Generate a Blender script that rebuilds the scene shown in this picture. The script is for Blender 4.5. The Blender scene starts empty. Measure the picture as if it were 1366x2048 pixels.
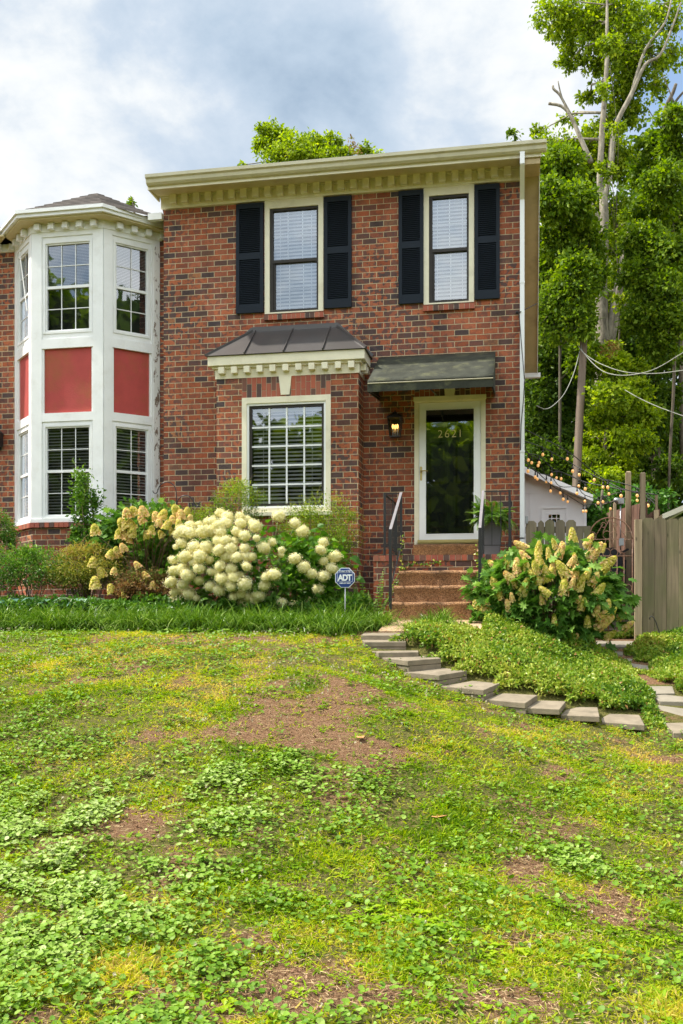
import bpy, math, random
import numpy as np
from mathutils import Vector, Matrix
R = math.radians
rng = np.random.default_rng(7)
random.seed(7)
C = bpy.context.scene.collection

# ------------------------------------------------------------------ camera model (eye level is z = 0)
D = 13.6                       # eye to the brick facade (plane y = 0); the eye is level with its right corner
FPX = 1911.0                   # focal length in pixels of the 1366 x 2048 photograph
HY = 1222.0                    # horizon row
SI, CO = 0.1840, 0.9829        # camera turned 10.6 degrees to the left
def at(px, py, Y):
    u = (px - 683) / FPX; v = (HY - py) / FPX
    dx = -SI + CO * u; dy = CO + SI * u
    t = (Y + D) / dy
    return Vector((dx * t, Y, v * t))
def ax(px, Y): return at(px, HY, Y).x
def proj(X, Y, Z):
    dep = -SI * X + CO * (Y + D); r = CO * X + SI * (Y + D)
    dep = np.maximum(dep, .05)
    return 683 + FPX * r / dep, HY - FPX * Z / dep
def ppm(px, Y):                # photograph pixels per metre at a place
    u = (px - 683) / FPX
    return FPX * (CO + SI * u) / (Y + D)

# ------------------------------------------------------------------ tagging
def tag(o, label=None, cat=None, group=None, kind=None):
    if label: o['label'] = label
    if cat: o['category'] = cat
    if group: o['group'] = group
    if kind: o['kind'] = kind
    return o
def empty(name, loc, label, cat, group=None, rz=0):
    o = bpy.data.objects.new(name, None); C.objects.link(o)
    o.location = loc; o.rotation_euler.z = rz; o.empty_display_size = .2
    return tag(o, label, cat, group)

# ------------------------------------------------------------------ materials
def mat(name):
    m = bpy.data.materials.new(name); m.use_nodes = True
    nt = m.node_tree; nt.nodes.clear()
    return m, nt
def N(nt, t, **k):
    n = nt.nodes.new(t)
    for a, b in k.items():
        if a.startswith('_'): setattr(n, a[1:], b)
        else: n.inputs[a.replace('__', ' ')].default_value = b
    return n
def L(nt, a, ao, b, bi): nt.links.new(a.outputs[ao], b.inputs[bi])
def ramp(nt, stops, interp='LINEAR'):
    r = nt.nodes.new('ShaderNodeValToRGB'); cr = r.color_ramp; cr.interpolation = interp
    while len(cr.elements) < len(stops): cr.elements.new(.5)
    for e, (p, c) in zip(cr.elements, stops):
        e.position = p; e.color = (c[0], c[1], c[2], 1) if not isinstance(c, (int, float)) else (c, c, c, 1)
    return r
def mixc(nt, fac, a, b, mode='MIX'):
    m = nt.nodes.new('ShaderNodeMix'); m.data_type = 'RGBA'; m.blend_type = mode
    for s, v in ((0, fac), (6, a), (7, b)):
        if isinstance(v, tuple) and not isinstance(v[0], (int, float)): nt.links.new(v[0].outputs[v[1]], m.inputs[s])
        elif isinstance(v, (int, float)): m.inputs[s].default_value = v
        else: m.inputs[s].default_value = (v[0], v[1], v[2], 1)
    return m
def finish(nt, bsdf, out='BSDF'):
    o = nt.nodes.new('ShaderNodeOutputMaterial'); nt.links.new(bsdf.outputs[out], o.inputs[0])

def paint(name, col, rough=.5, var=.08, scale=6, bump=.0015, metal=0, dirt=None, dirt_amt=.5, dscale=1.5, spec=.5):
    m, nt = mat(name)
    tc = N(nt, 'ShaderNodeTexCoord')
    n1 = N(nt, 'ShaderNodeTexNoise', Scale=scale, Detail=6.0, Roughness=.6); L(nt, tc, 'Object', n1, 'Vector')
    r = ramp(nt, [(.3, tuple(c * (1 - var) for c in col)), (.7, tuple(min(1, c * (1 + var)) for c in col))]); L(nt, n1, 'Fac', r, 0)
    last = (r, 0)
    if dirt:
        n2 = N(nt, 'ShaderNodeTexNoise', Scale=dscale, Detail=8.0, Roughness=.7); L(nt, tc, 'Object', n2, 'Vector')
        r2 = ramp(nt, [(.52, 0.0), (.75, dirt_amt)]); L(nt, n2, 'Fac', r2, 0)
        mx = mixc(nt, (r2, 0), last, dirt); last = (mx, 2)
    b = N(nt, 'ShaderNodeBsdfPrincipled', Roughness=rough, Metallic=metal); nt.links.new(last[0].outputs[last[1]], b.inputs['Base Color'])
    b.inputs['Specular IOR Level'].default_value = spec
    if bump:
        n3 = N(nt, 'ShaderNodeTexNoise', Scale=scale * 12, Detail=4.0); L(nt, tc, 'Object', n3, 'Vector')
        bp = N(nt, 'ShaderNodeBump', Strength=.6, Distance=bump); L(nt, n3, 'Fac', bp, 'Height'); L(nt, bp, 'Normal', b, 'Normal')
    finish(nt, b); return m

def brickmat(name, bw=.203, rh=.0813, off=.5):
    m, nt = mat(name)
    uv = N(nt, 'ShaderNodeUVMap')
    wob = N(nt, 'ShaderNodeTexNoise', Scale=9.0, Detail=3.0); L(nt, uv, 0, wob, 'Vector')
    sc = N(nt, 'ShaderNodeVectorMath', _operation='SCALE'); sc.inputs['Scale'].default_value = .006; L(nt, wob, 'Color', sc, 0)
    ad = N(nt, 'ShaderNodeVectorMath', _operation='ADD'); L(nt, uv, 0, ad, 0); L(nt, sc, 0, ad, 1)
    def bt(**k):
        b = N(nt, 'ShaderNodeTexBrick', Scale=1.0, **k); b.offset = off; b.offset_frequency = 2
        b.inputs['Brick Width'].default_value = bw; b.inputs['Row Height'].default_value = rh
        b.inputs['Mortar Size'].default_value = .0058; b.inputs['Mortar Smooth'].default_value = .25
        b.inputs['Color1'].default_value = (0, 0, 0, 1); b.inputs['Color2'].default_value = (1, 1, 1, 1); b.inputs['Mortar'].default_value = (.5, .5, .5, 1)
        L(nt, ad, 0, b, 'Vector'); return b
    b1 = bt(Bias=0.0)
    # dark flashed ends on some of the bricks: stripes along the course
    mp = N(nt, 'ShaderNodeMapping'); mp.inputs['Scale'].default_value = (13, 12.3, 1); L(nt, uv, 0, mp, 0)
    st = N(nt, 'ShaderNodeTexNoise', Scale=1.0, Detail=2.0); st.noise_dimensions = '2D'; L(nt, mp, 0, st, 'Vector')
    rs = ramp(nt, [(.49, 0.0), (.56, 1.0)]); L(nt, st, 'Fac', rs, 0)
    big = N(nt, 'ShaderNodeTexNoise', Scale=.8, Detail=3.0); L(nt, uv, 0, big, 'Vector')
    rb = ramp(nt, [(.38, .25), (.6, 1.0)]); L(nt, big, 'Fac', rb, 0)
    ml = N(nt, 'ShaderNodeMath', _operation='MULTIPLY'); L(nt, rs, 0, ml, 0); L(nt, rb, 0, ml, 1)
    cr = ramp(nt, [(0, (.34, .094, .044)), (.2, (.41, .130, .061)), (.38, (.26, .074, .037)), (.55, (.39, .125, .065)), (.7, (.30, .098, .057)), (.79, (.20, .08, .058)), (.87, (.10, .062, .052)), (.955, (.062, .052, .056)), (1, (.46, .19, .08))])
    L(nt, b1, 'Color', cr, 0)
    fine = N(nt, 'ShaderNodeTexNoise', Scale=45.0, Detail=5.0, Roughness=.7); L(nt, uv, 0, fine, 'Vector')
    rf = ramp(nt, [(.3, (.72, .72, .72)), (.7, (1.2, 1.2, 1.2))]); L(nt, fine, 'Fac', rf, 0)
    mm = mixc(nt, 1.0, (cr, 0), (rf, 0), 'MULTIPLY')
    mdark = mixc(nt, (ml, 0), (mm, 2), (.10, .065, .06))
    mort = ramp(nt, [(.3, (.40, .31, .19)), (.7, (.60, .50, .33))]); L(nt, fine, 'Fac', mort, 0)
    fin = mixc(nt, (b1, 'Fac'), (mdark, 2), (mort, 0))
    wz = N(nt, 'ShaderNodeTexNoise', Scale=1.0, Detail=6.0, Roughness=.6); mpw = N(nt, 'ShaderNodeMapping'); mpw.inputs['Scale'].default_value = (1.6, .55, 1); L(nt, uv, 0, mpw, 0); L(nt, mpw, 0, wz, 'Vector')
    rw = ramp(nt, [(.34, (.70, .68, .66)), (.5, (1, 1, 1)), (.68, (1.16, 1.10, 1.04))]); L(nt, wz, 'Fac', rw, 0); fin = mixc(nt, 1.0, (fin, 2), (rw, 0), 'MULTIPLY'); hsv = N(nt, 'ShaderNodeHueSaturation', Saturation=.99, Value=1.04); L(nt, fin, 2, hsv, 'Color')
    b = N(nt, 'ShaderNodeBsdfPrincipled', Roughness=.85); b.inputs['Specular IOR Level'].default_value = .12; L(nt, hsv, 0, b, 'Base Color')
    inv = N(nt, 'ShaderNodeMath', _operation='MULTIPLY_ADD'); inv.inputs[1].default_value = -1; inv.inputs[2].default_value = 1; L(nt, b1, 'Fac', inv, 0)
    ad2 = N(nt, 'ShaderNodeMath', _operation='MULTIPLY_ADD'); ad2.inputs[1].default_value = .18; L(nt, fine, 'Fac', ad2, 0); L(nt, inv, 0, ad2, 2)
    bp = N(nt, 'ShaderNodeBump', Strength=1.0, Distance=.009); L(nt, ad2, 0, bp, 'Height'); L(nt, bp, 'Normal', b, 'Normal')
    finish(nt, b); return m

def attrmat(name, stops, trans=.3, rough=.5, spec=.4, bump=0, tboost=1.3, extra=None):
    """leaf, petal or brick colours picked by the 'rnd' attribute of each piece"""
    m, nt = mat(name)
    a = N(nt, 'ShaderNodeAttribute', _attribute_name='rnd')
    r = ramp(nt, stops); L(nt, a, 'Fac', r, 0)
    b = N(nt, 'ShaderNodeBsdfPrincipled', Roughness=rough); b.inputs['Specular IOR Level'].default_value = spec * .4
    L(nt, r, 0, b, 'Base Color')
    if bump:
        tc = N(nt, 'ShaderNodeTexCoord'); n = N(nt, 'ShaderNodeTexNoise', Scale=60.0, Detail=4.0); L(nt, tc, 'Object', n, 'Vector')
        bp = N(nt, 'ShaderNodeBump', Strength=.7, Distance=bump); L(nt, n, 'Fac', bp, 'Height'); L(nt, bp, 'Normal', b, 'Normal')
    if trans:
        t = N(nt, 'ShaderNodeBsdfTranslucent'); hs = N(nt, 'ShaderNodeHueSaturation', Saturation=1.1, Value=tboost); L(nt, r, 0, hs, 'Color'); L(nt, hs, 0, t, 'Color')
        mx = N(nt, 'ShaderNodeMixShader', Fac=trans); L(nt, b, 0, mx, 1); L(nt, t, 0, mx, 2); finish(nt, mx, 0)
    else: finish(nt, b)
    return m

def glassmat(name, refl=.16, tint=.8):
    m, nt = mat(name)
    fr = N(nt, 'ShaderNodeFresnel', IOR=1.5)
    ma = N(nt, 'ShaderNodeMath', _operation='MULTIPLY_ADD'); ma.inputs[1].default_value = 1.3; ma.inputs[2].default_value = refl; ma.use_clamp = True; L(nt, fr, 0, ma, 0)
    t = N(nt, 'ShaderNodeBsdfTransparent'); t.inputs[0].default_value = (tint, tint * 1.01, tint, 1)
    tc = N(nt, 'ShaderNodeTexCoord'); n = N(nt, 'ShaderNodeTexNoise', Scale=2.2, Detail=1.0); L(nt, tc, 'Object', n, 'Vector')
    bp = N(nt, 'ShaderNodeBump', Strength=.1, Distance=.012); L(nt, n, 'Fac', bp, 'Height')
    g = N(nt, 'ShaderNodeBsdfGlossy', Roughness=.015); g.inputs[0].default_value = (.9, .95, 1, 1); L(nt, bp, 0, g, 'Normal')
    mx = N(nt, 'ShaderNodeMixShader'); L(nt, ma, 0, mx, 0); L(nt, t, 0, mx, 1); L(nt, g, 0, mx, 2); finish(nt, mx, 0)
    return m

def woodmat(name, ca, cb, scale=1.0, axis='z', green=None):
    m, nt = mat(name)
    tc = N(nt, 'ShaderNodeTexCoord'); a = N(nt, 'ShaderNodeAttribute', _attribute_name='rnd')
    cx = N(nt, 'ShaderNodeVectorMath', _operation='ADD'); L(nt, tc, 'Object', cx, 0)
    k = N(nt, 'ShaderNodeCombineXYZ'); mu = N(nt, 'ShaderNodeMath', _operation='MULTIPLY'); mu.inputs[1].default_value = 37.0; L(nt, a, 'Fac', mu, 0); L(nt, mu, 0, k, 2); L(nt, k, 0, cx, 1)
    mp = N(nt, 'ShaderNodeMapping'); mp.inputs['Scale'].default_value = (26 * scale, 26 * scale, 1.2 * scale); L(nt, cx, 0, mp, 0)
    n = N(nt, 'ShaderNodeTexNoise', Scale=1.0, Detail=6.0, Distortion=.6); L(nt, mp, 0, n, 'Vector')
    r = ramp(nt, [(.3, ca), (.7, cb)]); L(nt, n, 'Fac', r, 0)
    hv = N(nt, 'ShaderNodeMath', _operation='MULTIPLY_ADD'); hv.inputs[1].default_value = .5; hv.inputs[2].default_value = .75; L(nt, a, 'Fac', hv, 0)
    hs = N(nt, 'ShaderNodeHueSaturation'); L(nt, r, 0, hs, 'Color'); L(nt, hv, 0, hs, 'Value')
    last = (hs, 0)
    vo = N(nt, 'ShaderNodeTexVoronoi', Scale=1.0); mp2 = N(nt, 'ShaderNodeMapping'); mp2.inputs['Scale'].default_value = (9, 9, 3.4); L(nt, cx, 0, mp2, 0); L(nt, mp2, 0, vo, 'Vector')
    rk = ramp(nt, [(.04, .85), (.12, 0.0)]); L(nt, vo, 'Distance', rk, 0)
    kn = mixc(nt, (rk, 0), last, tuple(c * .35 for c in ca)); last = (kn, 2)
    if green:
        n2 = N(nt, 'ShaderNodeTexNoise', Scale=1.6, Detail=5.0); L(nt, cx, 0, n2, 'Vector'); r2 = ramp(nt, [(.42, 0.0), (.62, .65)]); L(nt, n2, 'Fac', r2, 0)
        g = mixc(nt, (r2, 0), last, green); last = (g, 2)
    b = N(nt, 'ShaderNodeBsdfPrincipled', Roughness=.85); nt.links.new(last[0].outputs[last[1]], b.inputs['Base Color'])
    bp = N(nt, 'ShaderNodeBump', Strength=.8, Distance=.004); L(nt, n, 'Fac', bp, 'Height'); L(nt, bp, 'Normal', b, 'Normal')
    finish(nt, b); return m

def aggregate(name, base, hi, scale=95):
    m, nt = mat(name)
    tc = N(nt, 'ShaderNodeTexCoord')
    v = N(nt, 'ShaderNodeTexVoronoi', Scale=scale); L(nt, tc, 'Object', v, 'Vector')
    r = ramp(nt, [(0, tuple(c * .45 for c in base)), (.3, base), (.6, hi), (.85, tuple(c * .6 for c in base)), (1, (min(1, hi[0] * 1.5), hi[1] * 1.5, hi[2] * 1.6))]); L(nt, v, 'Color', r, 0)
    n = N(nt, 'ShaderNodeTexNoise', Scale=3.0, Detail=6.0); L(nt, tc, 'Object', n, 'Vector')
    r2 = ramp(nt, [(.35, (.7, .7, .7)), (.65, (1.15, 1.15, 1.15))]); L(nt, n, 'Fac', r2, 0)
    mm = mixc(nt, 1.0, (r, 0), (r2, 0), 'MULTIPLY')
    b = N(nt, 'ShaderNodeBsdfPrincipled', Roughness=.8); L(nt, mm, 2, b, 'Base Color')
    bp = N(nt, 'ShaderNodeBump', Strength=1.0, Distance=.005); L(nt, v, 'Distance', bp, 'Height'); bp.invert = True; L(nt, bp, 'Normal', b, 'Normal')
    finish(nt, b); return m

M = {}
M['brick'] = brickmat('brick_wall')
M['rowlock'] = attrmat('rowlock_brick', [(0, (.40, .12, .07)), (.4, (.33, .10, .07)), (.7, (.42, .15, .09)), (.85, (.13, .075, .06)), (1, (.09, .065, .06))], trans=0, rough=.85, bump=.004)
M['mortar'] = paint('mortar', (.5, .42, .3), .9, .15, 20)
M['cream'] = paint('cream_trim', (.76, .71, .53), .5, .06, 5, dirt=(.36, .30, .17), dirt_amt=.4, dscale=3)
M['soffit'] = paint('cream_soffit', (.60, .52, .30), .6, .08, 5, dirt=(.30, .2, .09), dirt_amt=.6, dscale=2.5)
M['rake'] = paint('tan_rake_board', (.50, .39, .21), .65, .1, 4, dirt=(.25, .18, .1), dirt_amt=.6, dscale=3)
M['gutter'] = paint('gutter_cream', (.60, .56, .40), .35, .07, 3, dirt=(.34, .31, .2), dirt_amt=.5, dscale=4)
M['white'] = paint('white_paint', (.80, .81, .80), .45, .04, 4, dirt=(.55, .53, .46), dirt_amt=.4, dscale=3.5)
M['white_clean'] = paint('white_enamel', (.82, .83, .82), .3, .02, 4)
def peel():
    m, nt = mat('peeling_white_paint')
    tc = N(nt, 'ShaderNodeTexCoord'); mp = N(nt, 'ShaderNodeMapping'); mp.inputs['Scale'].default_value = (14, 14, 5); L(nt, tc, 'Object', mp, 0)
    n = N(nt, 'ShaderNodeTexNoise', Scale=1.0, Detail=7.0, Roughness=.7); L(nt, mp, 0, n, 'Vector')
    r = ramp(nt, [(.55, (.80, .80, .77)), (.585, (.20, .14, .10))]); L(nt, n, 'Fac', r, 0)
    b = N(nt, 'ShaderNodeBsdfPrincipled', Roughness=.6); L(nt, r, 0, b, 'Base Color'); finish(nt, b); return m
M['peel'] = peel()
M['redpanel'] = paint('red_stucco_panel', (.40, .055, .045), .75, .1, 5, bump=.004, dirt=(.27, .10, .02), dirt_amt=.75, dscale=1.1)
M['shutter'] = paint('black_shutter', (.012, .018, .027), .6, .1, 5, spec=.18)
M['darkframe'] = paint('bronze_window_frame', (.035, .03, .025), .5, .2, 8, spec=.25)
M['glass'] = glassmat('window_glass', .15, .85)
M['glass_low'] = glassmat('window_glass_lower', .13, .88)
M['glass_dark'] = glassmat('tinted_storm_glass', .15, .6)
M['blind'] = paint('white_blind_slat', (.86, .87, .88), .5, .02, 4, bump=0)
M['blind_dim'] = paint('grey_blind_slat', (.45, .47, .45), .6, .05, 4, bump=0)
M['room'] = paint('dark_room', (.035, .035, .035), .9, .1, 3, bump=0)
M['room_lit'] = paint('pale_room', (.28, .29, .31), .9, .1, 3, bump=0)
M['metalroof'] = paint('brown_metal_roof', (.085, .078, .075), .38, .06, 2, metal=.35, dirt=(.16, .15, .13), dirt_amt=.3)
M['iron'] = paint('black_iron', (.02, .02, .022), .4, .2, 10)
M['rail_cap'] = paint('sun_glint_rail_cap', (.32, .30, .31), .35, .1, 10, metal=.3)  # pale grey paints the sun's reflection onto the top of the iron handrail
M['brass'] = paint('brass', (.52, .40, .16), .35, .1, 12, metal=.8)
M['goldtrim'] = paint('gold_threshold', (.50, .40, .15), .4, .08, 8, metal=.4)
M['doorpaint'] = paint('black_door', (.012, .016, .018), .35, .1, 5)
M['planter'] = paint('grey_planter', (.10, .105, .12), .55, .08, 8)
M['steel'] = paint('grey_metal', (.4, .41, .42), .4, .05, 8, metal=.6)
M['paver'] = paint('concrete_paver', (.235, .195, .14), .95, .2, 9, bump=.005, dirt=(.11, .10, .065), dirt_amt=.8, dscale=5, spec=.2)
M['flag'] = paint('side_path_stone', (.24, .21, .16), .9, .16, 7, bump=.004, dirt=(.18, .17, .13), dirt_amt=.6, dscale=4)
M['agg'] = aggregate('exposed_aggregate_step', (.19, .085, .03), (.38, .20, .085))
M['agg_top'] = aggregate('exposed_aggregate_walk', (.46, .28, .15), (.6, .42, .26))
M['awning'] = paint('black_awning_canvas', (.038, .041, .03), .8, .3, 7, bump=.003, dirt=(.17, .17, .085), dirt_amt=.65, dscale=4, spec=.2)
M['awning_edge'] = paint('faded_awning_edge', (.30, .28, .19), .8, .15, 10)
M['shingle'] = attrmat('grey_shingle', [(0, (.075, .066, .06)), (.5, (.11, .095, .085)), (1, (.15, .13, .115))], trans=0, rough=.9, bump=.004)
M['wood'] = woodmat('weathered_fence', (.17, .125, .08), (.34, .26, .16), green=(.13, .14, .05))
M['wood_post'] = woodmat('fence_post_wood', (.25, .18, .105), (.42, .33, .205))
M['wood_brown'] = woodmat('brown_fence', (.12, .06, .04), (.24, .13, .085))
M['wood_old'] = woodmat('old_grey_fence', (.16, .13, .085), (.27, .22, .14), green=(.14, .14, .06))
M['step_wood'] = paint('dark_step', (.13, .115, .075), .9, .2, 6, dirt=(.07, .08, .04))
M['rust'] = paint('rusty_iron', (.36, .19, .11), .7, .35, 18, dirt=(.62, .50, .38), dirt_amt=.7, dscale=9)
M['pole'] = woodmat('utility_pole_wood', (.10, .07, .05), (.24, .18, .13), .5)
def barkmat(name, a, b_):
    m, nt = mat(name)
    tc = N(nt, 'ShaderNodeTexCoord'); mp = N(nt, 'ShaderNodeMapping'); mp.inputs['Scale'].default_value = (7, 7, 2.2); L(nt, tc, 'Object', mp, 0)
    n = N(nt, 'ShaderNodeTexNoise', Scale=1.0, Detail=8.0, Roughness=.65, Distortion=.5); L(nt, mp, 0, n, 'Vector')
    r = ramp(nt, [(.32, a), (.66, b_)]); L(nt, n, 'Fac', r, 0)
    b = N(nt, 'ShaderNodeBsdfPrincipled', Roughness=.9); L(nt, r, 0, b, 'Base Color')
    bp = N(nt, 'ShaderNodeBump', Strength=1.0, Distance=.03); L(nt, n, 'Fac', bp, 'Height'); L(nt, bp, 'Normal', b, 'Normal'); finish(nt, b); return m
M['bark'] = barkmat('pale_bark', (.10, .085, .06), (.42, .37, .28))
M['bark_dark'] = barkmat('dark_bark', (.055, .045, .03), (.16, .13, .09))
M['stem'] = paint('green_stem', (.14, .16, .05), .7, .2, 10)
M['twig'] = paint('brown_twig', (.15, .10, .06), .8, .2, 10)
M['cord'] = paint('black_cord', (.012, .012, .012), .5, .1, 10, bump=0)
M['cable'] = paint('pale_cable', (.26, .26, .22), .6, .1, 10, bump=0)
def emis(name, col, s):
    m, nt = mat(name)
    b = N(nt, 'ShaderNodeBsdfPrincipled', Roughness=.2); b.inputs['Base Color'].default_value = (.75, .42, .15, 1)
    b.inputs['Emission Color'].default_value = (*col, 1); b.inputs['Emission Strength'].default_value = s; finish(nt, b); return m
M['bulb'] = emis('amber_bulb', (1, .5, .16), .38)
M['flame'] = emis('lantern_flame', (1, .55, .14), 2.2)
M['sign_blue'] = paint('sign_blue', (.012, .045, .22), .4, .05, 5)
M['sign_white'] = paint('sign_white', (.75, .78, .8), .5, .03, 5, bump=0)
G = lambda *s: [(i / (len(s) - 1), c) for i, c in enumerate(s)]
M['lf_tree'] = attrmat('tree_leaf_bright', G((.08, .14, .01), (.19, .28, .015), (.34, .44, .025), (.52, .58, .06)), .5, .5)
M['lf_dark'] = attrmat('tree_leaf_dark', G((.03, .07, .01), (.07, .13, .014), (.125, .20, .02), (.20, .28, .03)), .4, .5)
M['lf_mid'] = attrmat('tree_leaf_mid', G((.05, .10, .01), (.125, .21, .016), (.23, .33, .025), (.37, .45, .045)), .45, .5)
M['lf_rust'] = attrmat('tree_leaf_rusty', G((.2, .1, .03), (.3, .2, .05), (.2, .3, .04)), .3, .6)
M['lf_hyd'] = attrmat('hydrangea_leaf', G((.04, .11, .012), (.08, .19, .02), (.14, .29, .03), (.24, .40, .06)), .35, .42)
M['lf_oak'] = attrmat('oakleaf_leaf', G((.05, .13, .02), (.10, .22, .035), (.17, .32, .05), (.27, .42, .09)), .35, .45)
M['lf_box'] = attrmat('small_shrub_leaf', G((.05, .11, .01), (.12, .22, .015), (.25, .36, .025), (.46, .52, .06)), .35, .35)
M['lf_cam'] = attrmat('camellia_leaf', G((.04, .11, .015), (.10, .21, .025), (.22, .36, .05)), .3, .35)
M['lf_azalea'] = attrmat('azalea_leaf', G((.10, .15, .02), (.24, .26, .04), (.38, .35, .06), (.42, .26, .08)), .3, .5)
M['lf_brown'] = attrmat('russet_leaf', G((.10, .06, .03), (.24, .12, .04), (.34, .20, .09), (.2, .24, .05), (.14, .24, .04)), .3, .5)
M['lf_hosta'] = attrmat('hosta_leaf', G((.09, .20, .15), (.16, .29, .19), (.42, .50, .25)), .2, .45)
M['lf_lir'] = attrmat('border_grass_blade', G((.035, .09, .01), (.085, .18, .015), (.17, .29, .03), (.38, .48, .12)), .3, .3)
M['lf_vinca'] = attrmat('ground_cover_leaf', G((.04, .10, .015), (.10, .20, .022), (.23, .34, .035), (.44, .50, .09), (.34, .15, .06)), .3, .3)
M['lf_fern'] = attrmat('fern_frond', G((.06, .15, .015), (.13, .27, .03), (.24, .40, .05)), .35, .45)
M['lf_ivy'] = attrmat('ivy_leaf', G((.03, .10, .015), (.07, .18, .02), (.13, .28, .03)), .3, .4)
M['grass'] = attrmat('lawn_blade', G((.09, .18, .008), (.21, .33, .012), (.37, .46, .02), (.55, .54, .05), (.62, .45, .13)), .45, .5)
M['clover'] = attrmat('ground_ivy_leaf', G((.10, .21, .012), (.20, .34, .03), (.32, .43, .10), (.44, .52, .22)), .25, .5, .6)
M['weed'] = attrmat('broad_weed_leaf', G((.12, .24, .006), (.25, .42, .012), (.44, .56, .025)), .45, .4)
M['straw'] = attrmat('dry_straw', G((.30, .20, .09), (.44, .32, .17), (.55, .42, .24)), .1, .8)
M['clflower'] = attrmat('clover_flower', G((.45, .42, .26), (.62, .56, .42)), .2, .7)
M['petal'] = attrmat('mophead_petal', G((.60, .58, .22), (.84, .78, .40), (.93, .87, .56), (.96, .92, .72)), .25, .6, tboost=1.0)
M['petal2'] = attrmat('panicle_petal', G((.44, .48, .05), (.76, .68, .12), (.94, .80, .36), (.94, .56, .34), (.78, .32, .18)), .25, .6, tboost=1.0)
M['deadleaf'] = paint('dead_leaf', (.50, .24, .09), .8, .2, 20)

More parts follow.
